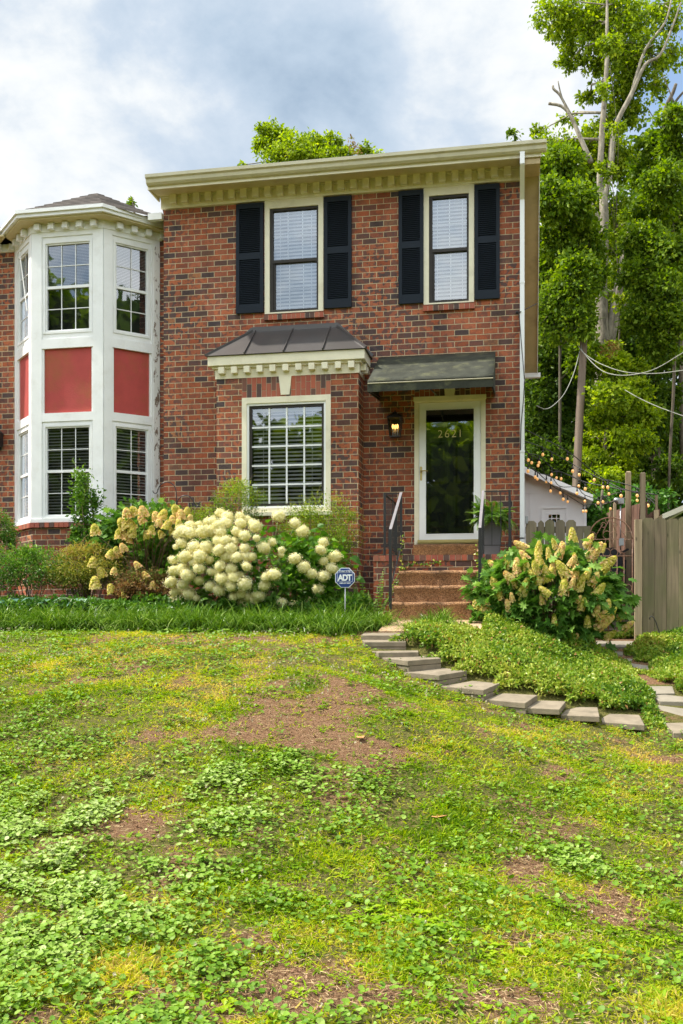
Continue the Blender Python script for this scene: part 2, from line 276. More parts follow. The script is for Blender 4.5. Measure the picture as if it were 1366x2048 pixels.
# ------------------------------------------------------------------ mesh builders
class MB:
    def __init__(s): s.v = []; s.f = []; s.r = []; s.sm = []
    def face(s, pts, rnd=None, smooth=False):
        b = len(s.v); s.v += [tuple(p) for p in pts]; s.f.append(tuple(range(b, b + len(pts)))); s.r.append(random.random() if rnd is None else rnd); s.sm.append(smooth)
    def solid(s, vs, fs, rnd=None, smooth=False):
        b = len(s.v); s.v += [tuple(p) for p in vs]; r = random.random() if rnd is None else rnd
        for f in fs: s.f.append(tuple(b + i for i in f)); s.r.append(r); s.sm.append(smooth)
    def hexa(s, p, rnd=None):   # 8 points: bottom ring 0-3, top ring 4-7
        s.solid(p, [(3, 2, 1, 0), (4, 5, 6, 7), (0, 1, 5, 4), (1, 2, 6, 5), (2, 3, 7, 6), (3, 0, 4, 7)], rnd)
    def box(s, x0, x1, y0, y1, z0, z1, rnd=None):
        s.hexa([(x0, y0, z0), (x1, y0, z0), (x1, y1, z0), (x0, y1, z0), (x0, y0, z1), (x1, y0, z1), (x1, y1, z1), (x0, y1, z1)], rnd)
    def prism(s, poly, off, rnd=None):     # closed polygon pushed along a vector
        n = len(poly); o = Vector(off); a = [Vector(p) for p in poly]; b = [p + o for p in a]
        s.solid(a + b, [tuple(range(n))[::-1], tuple(range(n, 2 * n))] + [(i, (i + 1) % n, n + (i + 1) % n, n + i) for i in range(n)], rnd)
    def tube(s, pts, rad, n=6, rnd=None, smooth=True, caps=True):
        pts = [Vector(p) for p in pts]; rad = rad if hasattr(rad, '__len__') else [rad] * len(pts)
        vs = []; ref = Vector((0, 0, 1))
        for i, p in enumerate(pts):
            t = (pts[min(i + 1, len(pts) - 1)] - pts[max(i - 1, 0)]).normalized()
            if i == 0:
                ref = Vector((0, 0, 1)) if abs(t.z) < .9 else Vector((1, 0, 0)); a = t.cross(ref).normalized()
            else:
                a = a - t * a.dot(t); a = a.normalized() if a.length > 1e-5 else t.orthogonal().normalized()
            b = t.cross(a).normalized()
            for k in range(n):
                th = 2 * math.pi * k / n; vs.append(p + (a * math.cos(th) + b * math.sin(th)) * rad[i])
        fs = []
        for i in range(len(pts) - 1):
            for k in range(n):
                k2 = (k + 1) % n; fs.append((i * n + k, i * n + k2, (i + 1) * n + k2, (i + 1) * n + k))
        if caps: fs += [tuple(range(n))[::-1], tuple(range((len(pts) - 1) * n, len(pts) * n))]
        s.solid(vs, fs, rnd, smooth)
    def bar(s, a, b, w, h=None, rnd=None):  # rectangular bar between two points
        a, b = Vector(a), Vector(b); h = h or w; t = (b - a).normalized()
        u = t.cross(Vector((0, 0, 1)));
        u = Vector((1, 0, 0)) if u.length < .05 else u.normalized(); w_ = u.cross(t).normalized()
        q = [(-1, -1), (1, -1), (1, 1), (-1, 1)]
        s.hexa([a + u * i * w / 2 + w_ * j * h / 2 for i, j in q] + [b + u * i * w / 2 + w_ * j * h / 2 for i, j in q], rnd)
    def sphere(s, c, r, nu=10, nv=7, sc=(1, 1, 1), rnd=None):
        vs = []; fs = []
        for j in range(nv + 1):
            ph = math.pi * j / nv
            for i in range(nu):
                th = 2 * math.pi * i / nu; vs.append((c[0] + r * sc[0] * math.sin(ph) * math.cos(th), c[1] + r * sc[1] * math.sin(ph) * math.sin(th), c[2] + r * sc[2] * math.cos(ph)))
        for j in range(nv):
            for i in range(nu):
                i2 = (i + 1) % nu; fs.append((j * nu + i, (j + 1) * nu + i, (j + 1) * nu + i2, j * nu + i2))
        s.solid(vs, fs, rnd, True)
    def build(s, name, m, parent=None, label=None, bevel=0, origin=None, **k):
        me = bpy.data.meshes.new(name); me.from_pydata(s.v, [], s.f)
        if m: me.materials.append(m)
        uvl = me.uv_layers.new(name='UVMap'); uv = np.zeros(len(me.loops) * 2); i = 0
        att = me.attributes.new('rnd', 'FLOAT', 'FACE')
        att.data.foreach_set('value', np.array(s.r, dtype=np.float32))
        me.polygons.foreach_set('use_smooth', s.sm)
        co = s.v
        for p in me.polygons:
            n = p.normal; axx, ayy, azz = abs(n.x), abs(n.y), abs(n.z)
            for vi in p.vertices:
                x, y, z = co[vi]
                if azz > .75: a = (x, y)
                elif ayy >= axx * .8: a = (x / max(.5, ayy) if ayy < .9 else x, z)
                else: a = (y / max(.5, axx) if axx < .9 else y, z)
                uv[i] = a[0]; uv[i + 1] = a[1]; i += 2
        uvl.data.foreach_set('uv', uv)
        o = bpy.data.objects.new(name, me); C.objects.link(o)
        if parent is not None: o.parent = parent; o.matrix_parent_inverse = pinv(parent)
        if bevel:
            b = o.modifiers.new('bevel', 'BEVEL'); b.width = bevel; b.segments = 2; b.limit_method = 'ANGLE'
        return tag(o, label, **k)
def pinv(p): return Matrix.Translation(-Vector(p.location)) if p.type == 'EMPTY' else Matrix()

def mesh_np(name, V, loops, starts, totals, m, rnd=None, smooth=False, parent=None, label=None, **k):
    me = bpy.data.meshes.new(name)
    me.vertices.add(len(V)); me.vertices.foreach_set('co', np.ascontiguousarray(V, dtype=np.float32).ravel())
    me.loops.add(len(loops)); me.loops.foreach_set('vertex_index', loops.astype(np.int32))
    me.polygons.add(len(starts)); me.polygons.foreach_set('loop_start', starts.astype(np.int32)); me.polygons.foreach_set('loop_total', totals.astype(np.int32))
    me.polygons.foreach_set('use_smooth', np.full(len(starts), smooth))
    if rnd is not None:
        a = me.attributes.new('rnd', 'FLOAT', 'FACE'); a.data.foreach_set('value', rnd.astype(np.float32))
    me.update(calc_edges=True); me.materials.append(m)
    o = bpy.data.objects.new(name, me); C.objects.link(o)
    if parent is not None: o.parent = parent; o.matrix_parent_inverse = pinv(parent)
    return tag(o, label, **k)

TPL = {
 'leaf': ([(0, 0, 0), (-.5, .45, .08), (0, .5, 0), (.5, .45, .08), (0, 1, -.06)], [(0, 2, 1), (0, 3, 2), (1, 2, 4), (2, 3, 4)]),
 'card': ([(0, 0, 0), (.34, .5, .06), (0, 1, -.05), (-.34, .5, .06)], [(0, 1, 2, 3)]),
 'broad': ([(0, 0, 0), (-.38, .22, .06), (-.36, .62, .04), (0, 1.05, -.12), (.36, .62, .04), (.38, .22, .06), (0, .5, -.02)],
           [(0, 6, 1), (1, 6, 2), (2, 6, 3), (3, 6, 4), (4, 6, 5), (5, 6, 0)]),
 'oak': ([(0, 0, 0), (-.3, .12, .05), (-.2, .28, .0), (-.55, .45, .08), (-.22, .56, .0), (-.34, .82, .05), (-.1, .78, 0), (0, 1.08, -.1),
          (.1, .78, 0), (.34, .82, .05), (.22, .56, .0), (.55, .45, .08), (.2, .28, .0), (.3, .12, .05), (0, .5, -.03)],
         [(14, i, (i + 1)) for i in range(0, 13)] + [(14, 13, 0)]),
 'blade': ([(-.5, 0, 0), (.5, 0, 0), (-.35, .55, 0), (.35, .55, 0), (0, 1, 0)], [(0, 1, 3, 2), (2, 3, 4)]),
 'round': ([(0, 0, 0), (-.45, .12, .08), (-.5, .55, .1), (-.2, .92, .04), (.2, .92, .04), (.5, .55, .1), (.45, .12, .08), (0, .45, -.04)],
           [(7, i, i + 1) for i in range(0, 6)] + [(7, 6, 0)]),
 'petal4': ([(0, 0, .0), (-.5, -.12, .2), (-.12, -.5, .2), (.12, -.5, .2), (.5, -.12, .2), (.5, .12, .2), (.12, .5, .2), (-.12, .5, .2), (-.5, .12, .2)],
            [(0, 1, 2), (0, 3, 4), (0, 5, 6), (0, 7, 8)]),
}
def scatter(tpl, P, dirs, nrm, length, width, bend=0.0):
    """copies of a leaf shape: base P, long axis dirs, face normal nrm; returns vertices, loops, starts, totals, faces per copy"""
    tv, tf = TPL[tpl]; tv = np.array(tv, dtype=np.float64); n = len(P); k = len(tv)
    d = dirs / np.maximum(np.linalg.norm(dirs, axis=1, keepdims=True), 1e-9)
    s = np.cross(d, nrm); s /= np.maximum(np.linalg.norm(s, axis=1, keepdims=True), 1e-9)
    w = np.cross(s, d)
    length = np.broadcast_to(length, (n,)); width = np.broadcast_to(width, (n,))
    bn = np.broadcast_to(bend, (n,))
    V = (P[:, None, :] + s[:, None, :] * (tv[None, :, 0, None] * width[:, None, None]) + d[:, None, :] * (tv[None, :, 1, None] * length[:, None, None])
         + w[:, None, :] * (tv[None, :, 2, None] * length[:, None, None]))
    V[:, :, 2] -= (tv[None, :, 1] ** 2) * (bn * length)[:, None]
    V = V.reshape(-1, 3)
    fl = np.concatenate([np.array(f) for f in tf]); ft = np.array([len(f) for f in tf])
    loops = (fl[None, :] + (np.arange(n) * k)[:, None]).ravel()
    totals = np.tile(ft, n); starts = np.concatenate([[0], np.cumsum(totals)[:-1]])
    return V, loops, starts, totals, len(tf)
def join(parts):
    Vs = []; Ls = []; Ts = []; Rs = []; vo = 0
    for (V, l, s, t, nf, r) in parts:
        Vs.append(V); Ls.append(l + vo); Ts.append(t); Rs.append(np.repeat(r, nf)); vo += len(V)
    T = np.concatenate(Ts); return np.concatenate(Vs), np.concatenate(Ls), np.concatenate([[0], np.cumsum(T)[:-1]]), T, np.concatenate(Rs)
def leaves_obj(name, parts, m, parent=None, label=None, smooth=False, **k):
    V, l, s, t, r = join(parts)
    return mesh_np(name, V, l, s, t, m, r, smooth, parent, label, **k)
def runit(n, up=0.0):
    v = rng.normal(size=(n, 3)); v[:, 2] += up; return v / np.linalg.norm(v, axis=1, keepdims=True)

# value noise
_lat = rng.random((257, 257))
def vnoise(x, y):
    xi = np.floor(x).astype(int); yi = np.floor(y).astype(int); fx = x - xi; fy = y - yi
    fx = fx * fx * (3 - 2 * fx); fy = fy * fy * (3 - 2 * fy)
    g = lambda a, b: _lat[a % 256, b % 256]
    return (g(xi, yi) * (1 - fx) + g(xi + 1, yi) * fx) * (1 - fy) + (g(xi, yi + 1) * (1 - fx) + g(xi + 1, yi + 1) * fx) * fy
def fbm(x, y, o=4):
    x = np.asarray(x, float); y = np.asarray(y, float); s = 0; a = .5; t = 0
    for i in range(o): s = s + a * vnoise(x * 2 ** i + 17 * i, y * 2 ** i + 5 * i); t += a; a *= .5
    return s / t
def sstep(a, b, x): t = np.clip((x - a) / (b - a), 0, 1); return t * t * (3 - 2 * t)

# pixel outlines of the stepping slabs, only used to keep plants from growing through them
SLABS = []
def in_slabs(px, py, grow=3):
    r_ = np.zeros(len(px), bool)
    for poly in SLABS:
        cx_ = sum(p[0] for p in poly) / len(poly); cy_ = sum(p[1] for p in poly) / len(poly); ins = np.zeros(len(px), bool); n_ = len(poly)
        q_ = [(x + grow * np.sign(x - cx_), y + grow * .8 * np.sign(y - cy_) + (5 if y > cy_ else 0)) for x, y in poly]
        for i in range(n_):
            (x0, y0), (x1, y1) = q_[i], q_[(i + 1) % n_]
            if y0 == y1: continue
            ins ^= ((y0 > py) != (y1 > py)) & (px < (x1 - x0) * (py - y0) / (y1 - y0) + x0)
        r_ |= ins
    return r_
# ------------------------------------------------------------------ ground
GL = (np.array([-30, 0, 2.5, 3.6, 4.5, 5.5, 7, 8.5, 10, 10.6, 13.6, 16, 60]), np.array([-1.6, -1.55, -1.56, -1.55, -1.46, -1.30, -.93, -.55, -.27, -.235, -.19, -.15, 0]))
GR = (np.array([-30, 0, 2.5, 3.6, 5.5, 6.9, 8.6, 9.0, 9.7, 10.3, 11, 12.5, 13.6, 16, 60]), np.array([-1.6, -1.55, -1.55, -1.55, -1.52, -1.365, -1.14, -1.08, -.95, -.82, -.68, -.38, -.30, -.2, 0]))
def ground0(X, d):
    l = sum(np.interp(d + o, *GL) for o in (-.3, -.1, .1, .3)) / 4; r = sum(np.interp(d + o, *GR) for o in (-.3, -.1, .1, .3)) / 4
    w = sstep(-1.6, 1.2, X); return l * (1 - w) + r * w
_corr = [(-1.5, 10.35, -.31), (-1.45, 9.95, -.40), (-1.25, 9.65, -.50), (-1.0, 9.3, -.60), (-.62, 9.0, -.72), (-.45, 8.9, -.79), (-.1, 8.75, -.90), (.25, 8.8, -.95), (.55, 8.8, -1.0), (-.62, 10.5, -.25), (-.35, 10.75, -.26), (-.25, 11.2, -.2), (-.2, 11.7, -.16), (.3, 11.6, -.22), (-1.0, 10.35, -.30), (-1.6, 10.8, -.22), (-1.5, 9.75, -.43), (-1.15, 9.15, -.68), (-.8, 8.95, -.79), (-.45, 8.72, -.89), (-.05, 8.6, -.96), (.35, 8.62, -1.03), (.9, 8.9, -1.10), (1.35, 8.8, -1.13),
         (1.0, 9.4, -.98), (.5, 9.4, -.80), (.1, 9.5, -.66), (-.4, 9.7, -.52), (-.8, 10.1, -.38)]
_cp = np.array(_corr); _cres = _cp[:, 2] - ground0(_cp[:, 0], _cp[:, 1])
def gz(X, Y):
    X = np.asarray(X, float); d = np.asarray(Y, float) + D
    z = ground0(X, d); num = np.zeros_like(z); den = np.full_like(z, .15)
    for (x, dd, _), r in zip(_corr, _cres):
        w = np.exp(-((X - x) ** 2 + (d - dd) ** 2) / (2 * .28 ** 2)); num = num + w * r; den = den + w
    z = z + num / den
    z = z + (fbm(X * 1.3 + 40, d * 1.3 + 40, 3) - .5) * .06 * sstep(13, 9, d)
    return z
def gz1(x, y): return float(gz(np.array([x]), np.array([y]))[0])
def on_ground(px, py, d0=3, d1=13):      # where the view ray through a pixel meets the ground
    for d in np.arange(d0, d1, .03):
        p = at(px, py, d - D)
        if gz1(p.x, p.y) >= p.z: return p
    return at(px, py, d1 - D)

slab_x = [600, 715, 722, 735, 816, 879, 967, 1050, 1118, 1200, 1290, 1330, 1366, 1500]
slab_y = [1262, 1268, 1286, 1304, 1341, 1368, 1396, 1412, 1427, 1443, 1460, 1468, 1476, 1480]
dirt = [(600, 1435, 140, 48, 1.15), (685, 1380, 75, 34, .9), (500, 1462, 85, 32, .8), (700, 1500, 80, 30, .75), (655, 1480, 50, 50, .6), (420, 1520, 60, 25, .5), (350, 1600, 40, 25, .5), (270, 1650, 40, 25, .6), (905, 1505, 55, 12, .5),
        (1210, 1800, 75, 38, .95), (1060, 1725, 45, 40, .75), (700, 1990, 170, 40, .9), (560, 1975, 60, 40, .6), (960, 2000, 160, 40, .75), (1130, 1545, 60, 20, .35), (1330, 1530, 60, 25, .4), (1010, 1900, 70, 40, .45), (470, 1280, 260, 6, .5), (440, 2030, 70, 30, .6), (1240, 1475, 60, 12, .3)]
def dirtf(px, py):
    s = np.zeros_like(px, dtype=float)
    for x, y, a, b, k in dirt: s = np.maximum(s, k * np.exp(-(((px - x) / a) ** 2 + ((py - y) / b) ** 2) * .9))
    return s
def dirt_at(X, Y, Z):
    px, py = proj(X, Y, Z)
    return np.clip(dirtf(px, py) + (fbm(X * 3.3, Y * 3.3, 5) - .5) * 1.7, 0, 1.2)

xs = np.concatenate([np.linspace(-150, -12, 20)[:-1], np.linspace(-12, -7.5, 14)[:-1], np.linspace(-7.5, 4.5, 200), np.linspace(4.5, 12, 20)[1:], np.linspace(12, 150, 20)[1:]])
ys = np.concatenate([np.linspace(-120, -12, 20)[:-1], np.linspace(-12, 0.3, 210), np.linspace(.3, 12, 24)[1:], np.linspace(12, 220, 22)[1:]])
gx, gy = np.meshgrid(xs, ys); gzz = gz(gx.ravel(), gy.ravel())
nx_, ny_ = len(xs), len(ys)
idx = np.arange(nx_ * ny_).reshape(ny_, nx_)
q = np.stack([idx[:-1, :-1], idx[:-1, 1:], idx[1:, 1:], idx[1:, :-1]], -1).reshape(-1, 4)
V = np.stack([gx.ravel(), gy.ravel(), gzz], 1)
def soil():
    m, nt = mat('soil_and_turf')
    tc = N(nt, 'ShaderNodeTexCoord'); a = N(nt, 'ShaderNodeAttribute', _attribute_name='bare')
    n = N(nt, 'ShaderNodeTexNoise', Scale=7.0, Detail=9.0, Roughness=.7); L(nt, tc, 'Object', n, 'Vector')
    n2 = N(nt, 'ShaderNodeTexNoise', Scale=60.0, Detail=5.0, Roughness=.7); L(nt, tc, 'Object', n2, 'Vector')
    r = ramp(nt, [(.3, (.12, .06, .03)), (.5, (.30, .165, .085)), (.72, (.48, .31, .18))]); L(nt, n2, 'Fac', r, 0)
    g = ramp(nt, [(.3, (.05, .065, .015)), (.48, (.15, .15, .03)), (.7, (.34, .27, .10))]); L(nt, n2, 'Fac', g, 0)
    ad = N(nt, 'ShaderNodeMath', _operation='ADD'); L(nt, a, 'Fac', ad, 0)
    r3 = ramp(nt, [(.3, -.0), (.7, .35)]); L(nt, n, 'Fac', r3, 0); L(nt, r3, 0, ad, 1)
    rr = ramp(nt, [(.35, 0.0), (.62, 1.0)]); L(nt, ad, 0, rr, 0)
    mx = mixc(nt, (rr, 0), (g, 0), (r, 0))
    b = N(nt, 'ShaderNodeBsdfPrincipled', Roughness=.95); b.inputs['Specular IOR Level'].default_value = .2; L(nt, mx, 2, b, 'Base Color')
    hs_ = N(nt, 'ShaderNodeMath', _operation='ADD'); L(nt, n2, 'Fac', hs_, 0); L(nt, n, 'Fac', hs_, 1); bp = N(nt, 'ShaderNodeBump', Strength=1.0, Distance=.06); L(nt, hs_, 0, bp, 'Height'); L(nt, bp, 'Normal', b, 'Normal'); finish(nt, b); return m
M['soil'] = soil()
gr = mesh_np('ground', V, q.ravel(), np.arange(len(q)) * 4, np.full(len(q), 4), M['soil'], None, True, kind='structure')
bare = dirt_at(V[:, 0], V[:, 1], V[:, 2]); bare = np.where(V[:, 1] + D > 10.5, .9, bare); bare = np.where((V[:, 1] + D > 18) | (V[:, 1] + D < 2), 0, bare)
a_ = gr.data.attributes.new('bare', 'FLOAT', 'POINT'); a_.data.foreach_set('value', bare.astype(np.float32))

slabs = [
 ([(722, 1270.5), (805, 1270.5), (805, 1265.5), (728, 1265.5)], 10.40, .40, 1, 'topmost thin grey paver just below the pebbled landing'),
 ([(729, 1284), (812, 1283.5), (812, 1279), (724, 1279.5)], 10.05, .40, 2, 'second paver from the top, doubled and square to the landing'),
 ([(757, 1305), (837, 1304), (836, 1300), (737, 1301.5)], 9.75, .42, 1, 'third paver from the top, beginning to turn to the right'),
 ([(816, 1321.5), (882, 1316.5), (868, 1311), (758, 1314.5)], 9.50, .45, 2, 'fourth paver from the top, doubled, with a wide pale top'),
 ([(879, 1350.5), (934.5, 1341.5), (884.5, 1335.5), (807, 1344)], 9.30, .45, 2, 'fifth paver from the top, doubled and dark grey on top'),
 ([(967.5, 1380), (999, 1366.5), (945, 1361.5), (881, 1372)], 9.10, .46, 2, 'sixth paver from the top, doubled, near the middle of the curve'),
 ([(1050.7, 1406), (1075, 1390), (1003, 1386), (971, 1399)], 8.95, .45, 1.3, 'seventh paver from the top, pale and sunlit'),
 ([(1119, 1418.5), (1131.5, 1402.5), (1077, 1400.5), (1051, 1415.5)], 8.92, .44, 1, 'third paver from the lower end, dark topped'),
 ([(1199, 1433), (1195, 1414.5), (1138, 1413.5), (1121, 1430)], 8.98, .42, 1, 'second paver from the lower end of the curved steps'),
 ([(1289.5, 1450), (1278.5, 1429.5), (1201, 1426.5), (1204, 1444)], 9.05, .42, 1, 'lowest paver at the right end of the curved steps'),
 ([(1346.5, 1466), (1402, 1466), (1392, 1444), (1331, 1446)], 9.0, .42, 1.2, 'thick pale paver cut by the right edge of the photo'),
]
rocks = [([(1305, 1408), (1372, 1417), (1372, 1437), (1326, 1431)], 9.6, .34, 'flat stone of the side path just above the cut off paver'),
 ([(1301, 1391), (1330, 1389), (1368, 1393), (1368, 1403), (1320, 1402)], 9.95, .3, 'second flat stone of the side path from the front'),
 ([(1290, 1372), (1345, 1372), (1350, 1386), (1310, 1387)], 10.3, .3, 'third flat stone of the side path from the front'),
 ([(1273, 1353), (1300, 1354), (1324, 1361), (1325, 1369), (1290, 1365)], 10.7, .3, 'fourth flat stone of the side path, partly grown over'),
 ([(1255, 1325), (1296, 1331), (1298, 1337), (1268, 1334)], 11.2, .3, 'fifth flat stone of the side path, in the shade'),
 ([(1233, 1315), (1266, 1317), (1262, 1322), (1238, 1320)], 11.5, .25, 'small sixth stone of the side path from the front'),
 ([(1198, 1301), (1246, 1303), (1246, 1309), (1203, 1307)], 11.8, .3, 'last flat stone of the side path before the gate'),
 ([(1185, 1281), (1268, 1282), (1270, 1293), (1190, 1292)], 12.3, .45, 'pale threshold stone at the foot of the iron gate')]
SLABS += [s_[0] for s_ in slabs] + [s_[0] for s_ in rocks]
def sample_lawn(n, dmin=3.1, dmax=10.75):
    d = dmin * (dmax / dmin) ** rng.random(n)
    d = np.where(rng.random(n) < .55, dmin + (dmax - dmin) * rng.random(n), d)
    lo = -.56 * d - .7; hi = .17 * d + .9
    X = lo + (hi - lo) * rng.random(n); Y = d - D; Z = gz(X, Y); px, py = proj(X, Y, Z)
    ok = (py > np.interp(px, slab_x, slab_y) - 9) & (d < 10.62) & ~in_slabs(px, py)
    return X[ok], Y[ok], Z[ok], px[ok], py[ok], d[ok]
def P3(X, Y, Z): return np.stack([X, Y, Z], 1)

# grass blades
X, Y, Z, px, py, d = sample_lawn(470000)
b_ = dirt_at(X, Y, Z); clump = fbm(X * 5 + 9, Y * 5, 3)
grassy = .35 + .65 * sstep(.40, .6, fbm(X * .9 + 3, Y * .9 + 3, 3) + .12 * sstep(600, 1000, px) + .10 * sstep(1500, 1300, py))
keep = rng.random(len(X)) < np.clip(1 - 1.35 * b_, .035, 1) * grassy * (.30 + 1.0 * sstep(.40, .58, clump))
X, Y, Z, px, py, d = [a[keep] for a in (X, Y, Z, px, py, d)]; n = len(X)
tall = sstep(.55, .75, fbm(X * 2 + 50, Y * 2, 3))
ln = (.022 + .034 * rng.random(n) + .06 * tall * rng.random(n)) * np.interp(d, [3.5, 7, 10.6], [1.05, 1.0, .8])
lft = (px < 110) & (py > 1500) & (py < 1640); ln = np.where(lft & (rng.random(n) < .4), ln * 2.5, ln)
dirs = np.stack([rng.normal(size=n) * .75, rng.normal(size=n) * .75, np.full(n, .75)], 1)
yel = fbm(X * .7 + 20, Y * .7 + 8, 3)
hue = np.clip(.35 + (yel - .5) * 1.2 + (fbm(X * 4 + 7, Y * 4, 3) - .5) * .8 + .16 * sstep(1500, 1300, py) + .14 * np.exp(-(((px - 1200) / 140) ** 2 + ((py - 1490) / 30) ** 2)) * 2 + rng.normal(size=n) * .19 + .3 * b_[keep], 0, 1)
g1 = scatter('blade', P3(X, Y, Z - .004), dirs, runit(n), ln, .0042 + .0048 * rng.random(n) + .0003 * d, .3)
leaves_obj('lawn_grass', [g1 + (hue,)], M['grass'], label='short patchy yellow green lawn grass on the front slope', cat='grass', kind='stuff')
# ground ivy and clover leaves
X, Y, Z, px, py, d = sample_lawn(280000)
b_ = dirt_at(X, Y, Z)
iv = .5 * np.exp(-(((px - 430) / 330) ** 2 + ((py - 1590) / 90) ** 2)) + .42 * np.exp(-(((px - 100) / 260) ** 2 + ((py - 1720) / 130) ** 2)) + .22 * np.exp(-(((px - 160) / 300) ** 2 + ((py - 1900) / 150) ** 2)) + .4 * np.exp(-(((px - 1150) / 170) ** 2 + ((py - 1740) / 40) ** 2)) + .12 + .14 * sstep(700, 300, px) + .02 * sstep(1500, 1300, py)
pat = sstep(.45, .60, fbm(X * 3.1 + 70, Y * 3.1 + 9, 4))
keep = rng.random(len(X)) < np.clip(iv * (.12 + pat), 0, 1) * np.clip(1 - 1.1 * b_, .03, 1)
X, Y, Z, px, py, d, iv, pat = [a[keep] for a in (X, Y, Z, px, py, d, iv, pat)]; n = len(X)
grey = np.clip(.15 + .85 * np.clip(iv - .26, 0, 1) * (.6 + .6 * pat) + rng.normal(size=n) * .2, 0, 1)
sz = (.013 + .018 * rng.random(n) ** 1.3) * (1 + .25 * sstep(.6, 1.1, iv)) * np.interp(d, [3.5, 10], [1.0, 1.15])
hh = .012 + .04 * rng.random(n) * (.4 + pat)
up = np.stack([rng.normal(size=n) * .35, rng.normal(size=n) * .35 - .1, np.ones(n)], 1)
th = rng.random(n) * 6.283; dr = np.stack([np.cos(th), np.sin(th), rng.normal(size=n) * .25], 1)
c1 = scatter('round', P3(X, Y, Z + hh), dr, up, sz, sz * 1.15)
leaves_obj('ground_ivy', [c1 + (grey,)], M['clover'], label='pale green ground ivy and clover spread through the left half of the lawn', cat='ground cover', kind='stuff')
# brighter broad weeds in rosettes
cx, cy, cz, cpx, cpy, cd = sample_lawn(6500)
pr = .45 + .9 * np.exp(-(((cpx - 830) / 150) ** 2 + ((cpy - 1850) / 110) ** 2)) + .5 * np.exp(-(((cpx - 930) / 180) ** 2 + ((cpy - 1380) / 60) ** 2)) + .4 * sstep(1700, 1300, cpy)
keep = rng.random(len(cx)) < pr * (.25 + sstep(.45, .6, fbm(cx * 1.7 + 33, cy * 1.7, 3))) * .62
cx, cy, cz, cpx, cpy, cd = [a[keep] for a in (cx, cy, cz, cpx, cpy, cd)]
k = 9; X = np.repeat(cx, k) + rng.normal(size=len(cx) * k) * .022; Y = np.repeat(cy, k) + rng.normal(size=len(cx) * k) * .022; Z = gz(X, Y) + .008; n = len(X)
big = np.repeat(.6 + .8 * rng.random(len(cx)) ** 2 + .9 * np.exp(-(((cpx - 830) / 130) ** 2 + ((cpy - 1880) / 90) ** 2)), k)
th = rng.random(n) * 6.283; dr = np.stack([np.cos(th), np.sin(th), .35 + .5 * rng.random(n)], 1)
ln = (.022 + .022 * rng.random(n)) * big
w1 = scatter('leaf', P3(X, Y, Z), dr, np.tile((0, 0, 1.0), (n, 1)), ln, ln * (.45 + .3 * rng.random(n)), .3)
leaves_obj('lawn_weeds', [w1 + (np.clip(np.repeat(rng.random(len(cx)), k) * .7 + .3 * rng.random(n), 0, 1),)], M['weed'], label='bright green broad leaved weeds in rosettes across the lawn', cat='weeds', kind='stuff')
# coarse crab grass blades, densest in the foreground right of centre
cx, cy, cz, cpx, cpy, cd = sample_lawn(2600)
keep = rng.random(len(cx)) < (.10 + .9 * np.exp(-(((cpx - 900) / 130) ** 2 + ((cpy - 1740) / 110) ** 2)) + .5 * np.exp(-(((cpx - 760) / 160) ** 2 + ((cpy - 1960) / 60) ** 2)) + .5 * np.exp(-(((cpx - 60) / 120) ** 2 + ((cpy - 1960) / 80) ** 2)) + .8 * np.exp(-(((cpx - 30) / 60) ** 2 + ((cpy - 1560) / 60) ** 2)))
cx, cy = cx[keep], cy[keep]; k = 11; X = np.repeat(cx, k) + rng.normal(size=len(cx) * k) * .02; Y = np.repeat(cy, k) + rng.normal(size=len(cx) * k) * .02; Z = gz(X, Y); n = len(X)
th = rng.random(n) * 6.283; dr = np.stack([np.cos(th), np.sin(th), .6 + .6 * rng.random(n)], 1)
leaves_obj('crab_grass', [scatter('blade', P3(X, Y, Z), dr, np.tile((0, 0, 1.0), (n, 1)), .05 + .07 * rng.random(n), .007 + .005 * rng.random(n), .45) + (np.clip(.35 + .3 * rng.random(n), 0, 1),)], M['weed'], label='coarse bright crab grass tufts in the foreground of the lawn', cat='grass', kind='stuff')
# straw and clover flowers
X, Y, Z, px, py, d = sample_lawn(90000)
b_ = dirt_at(X, Y, Z); keep = rng.random(len(X)) < np.clip(.16 + .2 * sstep(.5, .65, fbm(X * 3 + 5, Y * 3, 3)) + .75 * np.clip(b_ - .1, 0, 1), 0, 1); X, Y, Z, d = [a[keep] for a in (X, Y, Z, d)]; n = len(X)
th = rng.random(n) * 6.283; dr = np.stack([np.cos(th), np.sin(th), rng.normal(size=n) * .12], 1)
s1 = scatter('blade', P3(X, Y, Z + .004 + .01 * rng.random(n)), dr, runit(n, .5), .02 + .05 * rng.random(n) ** 2, .002 + .0015 * rng.random(n))
leaves_obj('dry_thatch', [s1 + (rng.random(n),)], M['straw'], label='dry straw coloured thatch lying on the bare soil patches', cat='dry grass', kind='stuff')
X, Y, Z, px, py, d = sample_lawn(9000)
keep = rng.random(len(X)) < (.6 * sstep(1520, 1300, py) * sstep(.42, .6, fbm(X * 1.5, Y * 1.5 + 90, 3)) + .03); X, Y, Z = X[keep], Y[keep], Z[keep]; n = len(X)
pts = []
for j in range(3): pts.append(scatter('petal4', P3(X, Y, Z + .05 + .004 * j), runit(n, 0), runit(n, .8), .016, .016) + (rng.random(n),))
leaves_obj('clover_flowers', pts, M['clflower'], label='tiny white clover flower heads dotting the upper lawn', cat='flowers', kind='stuff')
